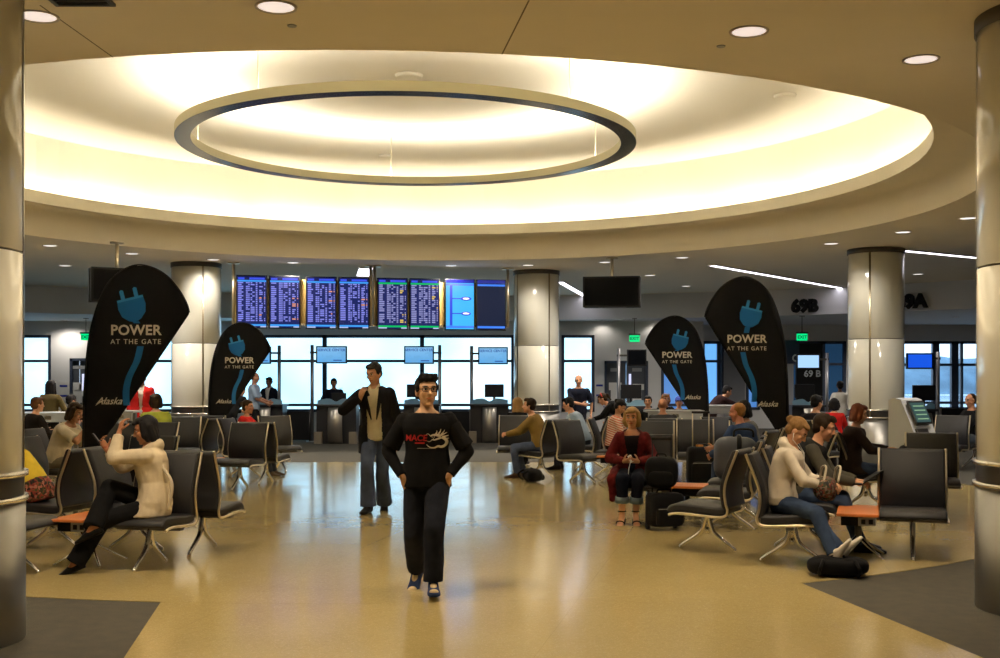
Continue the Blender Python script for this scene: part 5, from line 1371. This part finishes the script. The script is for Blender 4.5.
def phone(info, p, R, label, mt=m_black, size=(.055, .012, .11)):
    e = empty('mobile_phone', world_of(info, p), info['e'].rotation_euler.z, label, 'phone')
    m = MB(); m.box((0, 0, 0), size, R, bev=.003); m.build('case', mt, e)
    m = MB(); m.box(R @ V((0, -size[1] / 2 - .001, 0)), (size[0] * .86, .002, size[2] * .8), R); m.build('screen', m_off, e)
phone(I2, wq + V((-.065, -.03, .07)), M.Rotation(RAD(25), 3, 'Y'), 'small black phone in the raised hand of the man in the blazer')

# ---- 3 woman in red coat
Y3 = 13.28; X3 = 1.53
I3 = person('blonde woman in dark red coat sitting with a white device in her hands', X3, Y3, 189, H=1.66, hip=.56, hipoff=(0, .04), lean=4, lean2=10, yaw=8, pitch=2, fem=True, near=True, hl=(-.075, .30, .70), hr=(.085, .30, .70), el=(-.9, -.5, -.5), er=(.9, -.5, -.5), hd=((.75, .55, .15), (-.75, .55, .15)), hn=((.45, -.6, .6), (-.45, -.6, .6)), curl=(.75, .75),
            fl_=(-.055, .40, .115), fr=(.10, .42, .115), tl=22, tr_=22, kl=(0, 1, .4), kr=(0, 1, .4), skin=(.56, .28, .16), hair=('bob', H_BLOND), top=dict(mat=cloth('black camisole', (.012, .01, .012)), g=.010, sleeve=.2, low=True, hem=0), coat=dict(mat=C_WINE, g=.030, sl=.072, v0=.03, v1=.095, name='coat', drape=[((.17, .02, .55), (.20, .36, .50), .085, .075), ((.20, .36, .50), (.21, .34, .28), .07, .04), ((-.17, .02, .55), (-.18, .24, .53), .085, .06)]),
            bottom=dict(mat=C_NAVY, crop=.38, knee=.080, name='cropped_trousers', cuff=C_GREYBLUE))
for sg in (1, -1):
    A = I3['ank'][sg]; Rf, _ = foot_frame(A, .95, 22, None, sg); q = MB()
    soft_box(q, A + Rf @ V((0, .065, -.088)), (.078, .27, .018), Rf, p=3); q.cone(A + Rf @ V((0, -.055, -.09)), V((A.x, A.y - .055, .004)), .018, .010, 10); sd = q.build('sandal', S_FLAT['mat'], I3['e'])
    q = MB()
    for yy, zz, w_, h_ in ((.125, -.05, .047, .034), (-.035, .015, .040, .036)):
        q.tube([A + Rf @ V((w_ * cos(t_), yy, zz + h_ * sin(t_) * (1 if yy > 0 else .3) + (.0 if yy > 0 else .04 * .3))) for t_ in [pi * i / 10 for i in range(11)]] if yy > 0 else [A + V((.042 * cos(t_), .042 * sin(t_), .035)) for t_ in [2 * pi * i / 16 for i in range(16)]], .007, 6, closed=(yy < 0))
    q.build('strap', S_FLAT['mat'], sd)
g_ = empty('handheld_device', world_of(I3, (.005, .345, .735)), I3['e'].rotation_euler.z, 'white handheld device with thin white lead held by the woman in the dark red coat', 'device')
m = MB(); m.box((0, 0, 0), (.045, .016, .085), M.Rotation(.5, 3, 'Y'), bev=.005); m.build('case', m_white, g_)
m = MB(); m.tube(catmull([(.0, 0, -.03), (.02, .04, -.12), (.03, .07, -.28), (.02, .05, -.42), (-.04, .06, -.50)], 6), .004, 6); m.build('lead', m_white, g_)

# ---- 4 girl in white hoodie
I4 = person('girl in white zip hoodie and jeans looking down at the bag on her lap', 2.57, 10.18, 110, H=1.64, hip=.56, hipoff=(0, -.06), lean=-4, lean2=18, yaw=6, pitch=38, fem=True, near=True, hl=(-.06, .34, .72), hr=(.10, .33, .70), el=(-.7, -.5, -.5), er=(.8, -.5, -.5), hd=((.4, .8, -.25), (-.5, .8, -.25)), hn=((.2, -.2, -1), (-.2, -.2, -1)), curl=(.5, .5),
            fl_=(.54, .54, .165), fr=(.56, .40, .18), kl=(.1, .6, .8), kr=(.3, .6, .8), tl=-50, tr_=-62, skin=(.60, .31, .18), hair=('bun', H_DBLOND), top=dict(mat=C_WHITE, g=.024, sl=.064, hood=True, name='hoodie', wr=.009), bottom=dict(mat=C_JEANBLUE, knee=.074, thigh=.096, ankle=.05, name='jeans'), shoes=S_WHITE)
m = MB(); X4 = I4['HX']
for sg in (1, -1): m.tube([X4((sg * .085, .0, -.012)), X4((sg * .080, .03, -.07)), I4['N'] + I4['f'] * .10 + V((sg * .02, 0, -.03)), I4['Mm'] + I4['f'] * .165 + I4['u'] * .12], .0032, 6)
m.build('earphone_lead', m_white, I4['e'])
e = empty('handbag', world_of(I4, (.02, .30, .60)), -RAD(108), 'dark floral handbag resting on the lap of the hoodie girl', 'bag')
C_FLORAL = pattern_cloth('dark floral fabric', [(.012, .011, .012), (.20, .03, .02), (.05, .06, .02), (.18, .13, .09)], 22)
m = MB(); soft_box(m, (0, 0, .07), (.36, .20, .20), p=3); wrinkle(m, .014, 8, 2); m.build('body', C_FLORAL, e)
for yy in (-.05, .07):
    m = MB(); m.tube(catmull([(-.12, yy, .15), (-.08, yy + .02, .25), (.06, yy + .06, .26), (.14, yy + .04, .14)], 5), .010, 8); m.build('strap', mat('pale strap', (.42, .36, .26), .6), e)
# ---- 5 man with laptop
I5 = person('dark-haired man in grey olive top working on the laptop on his knees', 2.90, 11.07, 107, H=1.76, hip=.56, hipoff=(0, -.06), lean=10, lean2=34, yaw=4, pitch=18, near=True, hl=(-.10, .50, .66), hr=(.12, .48, .66), el=(-.6, -.6, -.7), er=(.6, -.6, -.7), hd=((.2, 1, -.1), (-.2, 1, -.1)), hn=((0, 0, -1), (0, 0, -1)), curl=(.4, .4),
            fl_=(-.12, .52, .09), fr=(.12, .56, .09), skin=(.55, .28, .16), hair=('short', H_DBROWN), top=dict(mat=C_OLGREY, g=.024, sl=.070), bottom=dict(mat=C_JEANBLUE, name='jeans'), shoes=S_BLACK)
m = MB(); m.loft([ering(c, I5['r'], I5['f'], a, b_) for c, a, b_ in ((I5['Mm'] - I5['u'] * .12, .198, .160), (I5['Mm'] + I5['u'] * .1, .206, .166), (I5['Mm'] + I5['u'] * .20, .206, .160), (I5['Mm'] + I5['u'] * .275, .165, .130), (I5['Mm'] + I5['u'] * .318, .095, .095))]); m = remesh(m, .012, 2); wrinkle(m, .005, 9, 1); m.build('vest', cloth('black vest', (.016, .016, .017)), I5['e'], recalc=False)
e = empty('laptop', world_of(I5, (.0, .44, .645)), -RAD(107), 'dark laptop on the knees of the dark-haired man', 'laptop')
m = MB(); m.box((0, 0, 0), (.34, .24, .018), bev=.004); m.build('base', m_grey if False else m_black, e)
m = MB(); m.box((0, 0, .011), (.30, .10, .004)); m.build('keyboard', m_darksteel, e)
Rl = M.Rotation(RAD(-55), 3, 'X'); m = MB(); m.box(V((0, .125, .005)) + Rl @ V((0, 0, .11)), (.34, .012, .22), Rl, bev=.003); ld = m.build('lid', m_black, e)
m = MB(); m.box(V((0, .125, .005)) + Rl @ V((0, -.0075, .11)), (.31, .002, .19), Rl); m.build('screen', m_off, ld)
# ---- 6 brown-haired woman
I6 = person('brown-haired woman in dark coat sitting in profile with a red purse', 4.42, 14.30, 101, H=1.70, hip=.56, hipoff=(0, -.06), lean=2, lean2=12, yaw=0, pitch=14, fem=True, hl=(-.10, .40, .76), hr=(.10, .38, .74), hd=((.3, .9, 0), (-.3, .9, 0)), hn=((.5, 0, -.5), (-.5, 0, -.5)), curl=(.6, .6), fl_=(-.09, .46, .09), fr=(.09, .46, .09), skin=LIGHT, hair=('shag', H_AUB), top=dict(mat=C_DKBROWN, g=.034, sl=.074, skirted=.1, name='coat'), bottom=dict(mat=C_JEANBLUE, name='jeans'), shoes=S_BLACK)
e = empty('purse', world_of(I6, (.0, .48, .72)), -RAD(101), 'small red purse in the hands of the brown-haired woman', 'purse'); m = MB(); soft_box(m, (0, 0, 0), (.16, .04, .12), p=5); m.build('body', mat('red leather', (.50, .04, .02), .45), e); m = MB(); m.tube([(-.07, 0, .055), (.07, 0, .055)], .006, 8); m.build('clasp', m_gold, e)
e = empty('handbag', world_of(I6, (-.02, .60, .60)), -RAD(101), 'black slouchy handbag on the knees of the brown-haired woman', 'bag'); m = MB(); soft_box(m, (0, 0, .10), (.34, .18, .22), p=2.8); wrinkle(m, .015, 8, 5); m.build('body', m_nylon, e); m = MB(); m.tube(catmull([(-.12, 0, .18), (-.06, .02, .30), (.06, .02, .30), (.12, 0, .18)], 5), .010, 8); m.build('strap', m_black, e)
# ---- 7 woman in cream jacket
I7 = person('woman in cream hooded jacket and black trousers with a hand raised to her dark hair', -3.00, 9.86, 262, H=1.66, hip=.56, hipoff=(0, -.04), lean=3, lean2=8, yaw=-6, pitch=14, fem=True, near=True, hl=(-.10, .235, 1.19), el=(-.35, .8, -.7), hr=(.0, .36, 1.03), er=(.5, .3, -.9), hd=((.3, -.25, 1), (-.2, .45, .9)), hn=((.55, -.8, 0), (-.6, -.7, .3)), curl=(.45, .6),
            fl_=(-.18, .58, .10), fr=(-.26, .42, .40), kl=(0, 1, .5), kr=(.1, .8, .8), tl=22, tr_=24, skin=(.42, .18, .09), hair=('bob', H_BLACK), top=dict(mat=C_CREAM, g=.036, sl=.078, sleeve=.92, hood=True, skirted=.12, name='jacket', wr=.011), bottom=dict(mat=C_BLACK, ankle=.088, knee=.080, thigh=.102, name='trousers'), shoes=S_FLAT)
phone(I7, I7['wr'][1] + V((-.04, .075, .09)), M.Rotation(RAD(-35), 3, 'X'), 'dark phone held up in front of the woman in the cream jacket', m_black, (.06, .012, .115))
m = MB(); m.tube(catmull([tuple(p) for p in (I7['sh'][-1] + V((.06, -.05, .05)), I7['sh'][-1] + V((.03, -.13, -.10)), I7['P'] + V((-.20, -.17, .18)), I7['P'] + V((-.22, -.14, -.04)))], 6), .014, 8); m.build('shoulder_strap', mat('pale bag strap', (.55, .46, .33), .6), I7['e'])
# ---- 8 man in pale T-shirt
I8 = person('man with tousled brown hair in pale T-shirt resting his chin on his hand', -5.85, 15.22, 100, H=1.80, hip=.56, hipoff=(0, -.02), lean=14, lean2=30, yaw=4, pitch=20, hr=(.07, .47, 1.02), er=(.5, .5, -1), hl=(-.16, .50, .62), hd=((.2, .9, -.2), (-.3, -.1, 1)), hn=((0, 0, -1), (-.5, -.8, 0)), curl=(.4, .8), fl_=(-.14, .50, .09), fr=(.14, .52, .09), skin=(.56, .28, .16), hair=('shag', H_DBROWN), top=dict(mat=C_TEE, g=.024, sleeve=.42, sl=.082), bottom=dict(mat=C_KHAKI), shoes=S_BROWN, near=True)
# ---- 9 person in yellow top and patterned skirt
I9 = person('person in yellow top and red patterned skirt mostly hidden by the near column', -4.47, 11.0, 282, H=1.64, hip=.56, hipoff=(0, -.05), lean=30, lean2=48, pitch=14, fem=True, hl=(-.12, .56, .62), hr=(.12, .40, .62), fl_=(-.1, .45, .09), fr=(.1, .45, .09), skin=MID, hair=('long', H_DBROWN), top=dict(mat=C_YEL, g=.026, sleeve=.45, sl=.075), bottom=dict(mat=C_SKIRT, skirt=.16, name='skirt', g=.035), shoes=S_FLAT)
# ---- distant left
person('seated person with short brown hair just past the near column, behind the T-shirt man', at_xy(29, 19.0), 19.0, 40, H=1.74, hip=.56, lean=8, lean2=16, hl=(-.2, .4, .75), hr=(.2, .4, .75), fl_=(-.1, .42, .09), fr=(.1, .42, .09), hair=('short', H_BROWN), top=dict(mat=cloth('black brown jacket', (.02, .016, .014)), g=.03), bottom=dict(mat=C_BLACK), shoes=S_BLACK)
person('standing woman with long dark hair and olive sweater at the pale work counter', at_xy(50.5, 22.5), 22.45, 6, H=1.64, lean=4, fem=True, hl=(-.2, .28, .98), hr=(.2, .28, .98), hair=('long', H_BLACK), top=dict(mat=C_OLIVE, g=.034, sl=.074), bottom=dict(mat=C_BLACK), shoes=S_BLACK, wide=1.08)
person('dark-haired person behind the pale work counter, lower than the standing woman', at_xy(68, 23.2), 23.3, 20, H=1.66, hip=.56, hl=(-.2, .35, .75), hr=(.2, .35, .75), fl_=(-.1, .4, .09), fr=(.1, .4, .09), hair=('short', H_BLACK), top=dict(mat=C_BLACK, g=.03), bottom=dict(mat=C_BLACK), shoes=S_BLACK)
person('man in bright red blazer and white shirt standing beside the tall banner', at_xy(142, 23.6), 23.6, 172, H=1.80, yaw=12, pitch=12, skin=(.16, .075, .04), hair=('crop', H_BLACK), top=dict(mat=C_WHITES, collar=C_WHITES), coat=dict(mat=C_RED, len=.16, v0=.02, v1=.06, lapel=C_RED), bottom=dict(mat=C_BLACK), shoes=S_BLACK)
person('brown-haired person in lime green top seen from behind near the cream column', at_xy(156, 19.4), 19.4, 338, H=1.84, hip=.56, lean=4, yaw=-25, hl=(-.2, .4, .62), hr=(.2, .4, .62), fl_=(-.1, .45, .09), fr=(.1, .45, .09), hair=('bob', H_DBROWN), top=dict(mat=C_LIME, g=.034, sl=.076), bottom=dict(mat=C_BLACK), shoes=S_BLACK, fem=True, wide=1.1)
# ---- group at the smaller banner
person('ponytail woman in red top sitting in profile beside the smaller banner', -4.26, 19.3, 98, H=1.60, hip=.56, hipoff=(0, -.04), lean=2, lean2=8, yaw=0, pitch=2, fem=True, hl=(-.1, .42, .74), hr=(.1, .42, .72), curl=(.6, .6), hd=((.3, .9, .1), (-.3, .9, .1)), fl_=(-.1, .46, .09), fr=(.1, .46, .09), skin=(.48, .23, .13), hair=('bun', H_DBROWN), top=dict(mat=C_RED, g=.022, sl=.066), bottom=dict(mat=C_JEANDARK), shoes=S_BROWN)
person('person dressed in black bending behind the smaller banner', at_xy(229, 24.2), 24.2, 28, H=1.68, lean=34, lean2=44, pitch=20, hl=(-.15, .55, .95), hr=(.15, .5, .9), hair=('short', H_BLACK), top=dict(mat=C_BLACK, g=.03, sl=.075), bottom=dict(mat=C_BLACK), shoes=S_BLACK)
person('tall man in light blue shirt standing in profile by the counter', at_xy(253.5, 28.3), 28.3, 84, H=1.84, pitch=8, hr=(.12, .32, 1.05), hl=(-.1, .36, 1.08), skin=(.44, .21, .12), hair=('crop', H_DBROWN), top=dict(mat=C_LBLUE, sleeve=.45, sl=.075, g=.026, hem=0), bottom=dict(mat=C_BLACK), shoes=S_BLACK)
person('woman in dark jacket with white collar standing next to the light blue shirt', at_xy(269.5, 30.6), 30.6, 190, H=1.72, yaw=20, pitch=12, fem=True, skin=(.20, .10, .06), hair=('short', H_DBROWN), hr=(.22, .24, 1.0), hl=(-.2, .2, .95), top=dict(mat=C_WHITES, collar=C_WHITES), coat=dict(mat=C_NAVY, v0=.03, v1=.07, lapel=C_NAVY), bottom=dict(mat=C_BLACK), shoes=S_BLACK)
Ia = person('uniformed agent in black with a shoulder patch standing behind his counter', at_xy(334, 31.0), 31.0, 180, H=1.68, yaw=-8, pitch=10, hr=(.24, .32, 1.0), hl=(-.24, .32, 1.0), skin=(.40, .18, .10), hair=('short', H_BLACK), top=dict(mat=C_NAVY, g=.03, sl=.074), bottom=dict(mat=C_BLACK), shoes=S_BLACK, wide=1.12)
m = MB(); m.box(Ia['sh'][-1] + V((-.0, .02, .082)), (.10, .08, .012), M.Rotation(.3, 3, 'Y'), bev=.003); m.build('shoulder_patch', mat('patch gold', (.55, .45, .15), .5), Ia['e'])
# ---- middle group
person('man in tan jacket and jeans sitting forward with clasped hands', 0.66, 19.0, 282, H=1.74, hip=.56, hipoff=(0, -.02), lean=12, lean2=22, yaw=-2, pitch=-4, hl=(-.06, .54, .72), hr=(.04, .54, .72), el=(-.5, -.2, -.8), er=(.5, -.2, -.8), hd=((.4, .8, 0), (-.4, .8, 0)), hn=((.6, 0, -.4), (-.6, 0, -.4)), curl=(.7, .7), fl_=(-.14, .36, .09), fr=(.14, .30, .09), skin=(.56, .28, .16), hair=('short', H_DBROWN), top=dict(mat=C_TAN, g=.032, sl=.074, name='jacket'), bottom=dict(mat=C_JEAN), shoes=S_BROWN, near=True)
chair(.30, 21.35, 2, 'charcoal chair back to back with the aisle-facing one, holding the blonde woman')
person('long-haired blonde woman seen from behind beside the man in the tan jacket', .33, 21.45, 8, H=1.62, hip=.56, hipoff=(0, -.05), lean=4, fem=True, hl=(-.2, .4, .62), hr=(.2, .4, .62), fl_=(-.1, .45, .09), fr=(.1, .45, .09), hair=('long', hair_mat('dark blonde long hair', (.26, .15, .055))), top=dict(mat=C_BLACK, g=.026), bottom=dict(mat=C_BLACK), shoes=S_BLACK)
person('security man with white hair in navy polo standing with an arm across his waist', at_xy(578.5, 26), 26.0, 181, H=1.76, pitch=8, hr=(-.06, .25, 1.08), er=(.9, -.2, -.4), hl=(-.28, .05, .86), el=(-.8, -.5, 0), hd=((0, .2, -1), (-1, .1, -.1)), hn=((.9, 0, 0), (0, -1, -.1)), skin=(.46, .20, .11), hair=('crop', H_GREY), top=dict(mat=C_NAVY, g=.03, sleeve=.48, sl=.080), bottom=dict(mat=C_JEANDARK), shoes=S_BLACK, wide=1.12, near=True)
person('dark-haired man in light blue shirt leaning forward in front of the security man', 1.50, 20.7, 285, H=1.78, hip=.56, lean=18, lean2=30, pitch=16, hl=(-.1, .5, .72), hr=(.1, .5, .72), fl_=(-.12, .46, .09), fr=(.12, .46, .09), hair=('short', H_BLACK), top=dict(mat=C_LBLUE, g=.028, sl=.072), bottom=dict(mat=C_JEANDARK), shoes=S_BLACK)
person('dark-haired woman in red striped top sitting and looking down', 1.90, 19.22, 104, H=1.64, hip=.56, hipoff=(0, -.02), lean=4, lean2=16, pitch=34, fem=True, hl=(-.08, .38, .72), hr=(.08, .38, .72), hd=((.3, .9, 0), (-.3, .9, 0)), curl=(.5, .5), fl_=(-.1, .46, .09), fr=(.1, .46, .09), skin=(.46, .21, .12), hair=('bun', H_BLACK), top=dict(mat=C_STRIPE, g=.028, sl=.068), bottom=dict(mat=C_BLACK), shoes=S_BLACK)
Ip = person('person in black with a red hair band bending forward in front of the double doors', 2.62, 23.6, 285, H=1.66, lean=52, lean2=68, pitch=30, fem=True, hl=(-.2, .72, .80), hr=(.2, .72, .80), hair=('pony', H_DBROWN), top=dict(mat=C_BLACK, g=.03, sl=.07), bottom=dict(mat=C_BLACK), shoes=S_BLACK)
m = MB(); X_ = Ip['HX']; m.tube([X_((.088 * cos(t_), -.03 + .0 * t_, .045 + .095 * sin(t_))) for t_ in [pi * i / 14 for i in range(15)]], .010, 6); m.build('hair_band', mat('red band', (.6, .02, .02), .6), Ip['e'])
# ---- right back
chair(2.78, 19.75, 2, 'charcoal chair of the bald man, facing the grey work counter')
person('bald man in dark top seen from behind at the grey work counter', 2.80, 19.78, 4, H=1.64, hip=.56, hipoff=(0, -.04), lean=4, hl=(-.2, .4, .66), hr=(.2, .4, .66), fl_=(-.1, .45, .09), fr=(.1, .45, .09), skin=(.42, .19, .09), hair=('bald', None), top=dict(mat=cloth('charcoal top', (.035, .035, .038)), g=.03, sl=.074), bottom=dict(mat=C_BLACK), shoes=S_BLACK, wide=1.15)
person('dark-haired person behind the grey work counter beside the head of the bald man', at_xy(648, 23.6), 23.6, 190, H=1.5, hip=.6, hl=(-.2, .35, .7), hr=(.2, .35, .7), fl_=(-.1, .4, .09), fr=(.1, .4, .09), hair=('short', H_BLACK), top=dict(mat=C_BLACK, g=.03), bottom=dict(mat=C_BLACK), shoes=S_BLACK)
Iw = person('ginger-haired person with sunglasses on the head behind the bald man', at_xy(665, 24.0), 24.0, 170, H=1.56, hip=.62, hl=(-.2, .35, .7), hr=(.2, .35, .7), fl_=(-.1, .4, .09), fr=(.1, .4, .09), hair=('bob', H_GINGER), top=dict(mat=C_BLACK, g=.03), bottom=dict(mat=C_BLACK), shoes=S_BLACK, fem=True)
m = MB(); X_ = Iw['HX']; m.box(X_((0, .075, .105)), (.14, .03, .05), X_.R, bev=.008); m.build('sunglasses', mat('pale lens', (.35, .34, .38), .2), Iw['e'])
Ic = person('person in a blue cap just behind the grey work counter near the smaller banner', at_xy(679, 24.9), 24.9, 185, H=1.52, hip=.56, hl=(-.2, .35, .7), hr=(.2, .35, .7), fl_=(-.1, .4, .09), fr=(.1, .4, .09), hair=('crop', H_DBROWN), top=dict(mat=C_NAVY, g=.03), bottom=dict(mat=C_BLACK), shoes=S_BLACK)
m = MB(); X_ = Ic['HX']; m.ell(X_((0, -.015, .055)), (.092, .108, .085), X_.R); m.ell(X_((0, .10, .055)), (.075, .075, .010), X_.R); m.build('cap', mat('cap blue', (.02, .05, .30), .8), Ic['e'])
person('person in dark sweater leaning with an outstretched arm between the two banners', at_xy(713, 24.9), 25.3, 80, H=1.66, lean=36, lean2=48, pitch=20, hr=(.15, .95, .92), hl=(-.15, .9, .95), hair=('short', H_BLACK), top=dict(mat=cloth('plum sweater', (.03, .015, .016)), g=.034, sl=.075), bottom=dict(mat=C_BLACK), shoes=S_BLACK)
chair(3.55, 15.78, 290, 'charcoal chair of the person in the yellow cap')
Iy = person('dark-haired person in yellow-brimmed cap and grey shirt sitting behind the luggage', 3.45, 15.72, 290, H=1.74, hip=.56, hipoff=(0, -.02), lean=8, lean2=16, yaw=-8, pitch=14, hl=(-.16, .50, .70), hr=(.16, .46, .66), fl_=(-.12, .46, .09), fr=(.12, .46, .09), skin=(.48, .22, .12), hair=('shag', H_BLACK), top=dict(mat=C_GREYC, g=.028, sleeve=.45, sl=.078), bottom=dict(mat=C_JEANDARK), shoes=S_BROWN)
m = MB(); X_ = Iy['HX']; m.ell(X_((0, .115, .035)), (.075, .085, .012), X_.R @ M.Rotation(-.35, 3, 'X')); m.build('cap_brim', mat('yellow brim', (.6, .45, .03), .7), Iy['e'])
chair(3.18, 14.92, 300, 'charcoal chair under the broad-backed person in the blue top')
person('sandy-haired person in blue top seen from behind beside the tall banner', 3.20, 14.86, 318, H=1.74, hip=.56, hipoff=(0, -.02), lean=10, lean2=20, yaw=-12, pitch=8, hl=(-.2, .42, .64), hr=(.2, .42, .64), fl_=(-.12, .46, .09), fr=(.12, .46, .09), skin=(.52, .20, .12), hair=('crop', hair_mat('sandy hair', (.32, .15, .05))), top=dict(mat=C_BLUE, g=.034, sl=.078), bottom=dict(mat=C_JEANBLUE), shoes=S_BROWN, wide=1.12)
chair(5.18, 18.9, 60, 'charcoal chair of the man in the dark suit')
person('dark-haired man in dark suit seen from behind past the tall banner', 5.20, 18.95, 40, H=1.80, hip=.56, hipoff=(0, -.05), lean=4, lean2=10, yaw=18, pitch=6, hl=(-.2, .42, .64), hr=(.2, .42, .64), fl_=(-.12, .46, .09), fr=(.12, .46, .09), hair=('short', H_BLACK), top=dict(mat=C_SUIT, g=.036, sl=.078), bottom=dict(mat=C_SUIT), shoes=S_BLACK, wide=1.08)
person('dark-haired person in white shirt standing far back against the tinted glazing', at_xy(840, 27.2), 27.2, 20, H=1.62, yaw=-10, fem=True, skin=DARK, hair=('short', H_BLACK), top=dict(mat=C_WHITES, g=.028, sleeve=.45, sl=.072), bottom=dict(mat=C_JEANBLUE), shoes=S_BLACK)
person('black-haired person in red top sitting low beside the right-hand column', at_xy(834, 21.5), 21.5, 20, H=1.58, hip=.56, lean=4, fem=True, hl=(-.2, .4, .62), hr=(.2, .4, .62), fl_=(-.1, .45, .09), fr=(.1, .45, .09), hair=('bob', H_BLACK), top=dict(mat=C_RED, g=.028, sl=.07), bottom=dict(mat=C_BLACK), shoes=S_BLACK)
person('person in grey shorts and white shoes sitting beside the near steel-based column', 8.72, 21.25, 255, H=1.80, hip=.56, hipoff=(0, -.05), lean=2, lean2=8, yaw=0, pitch=8, hl=(-.14, .40, .62), hr=(.14, .40, .62), fl_=(-.12, .50, .09), fr=(.12, .44, .09), skin=TAN, hair=('crop', H_DBROWN), top=dict(mat=C_BLACK, g=.03, sl=.07), bottom=dict(mat=cloth('grey shorts', (.10, .12, .15)), crop=.72, knee=.092, thigh=.104, name='shorts'), shoes=S_WHITE)
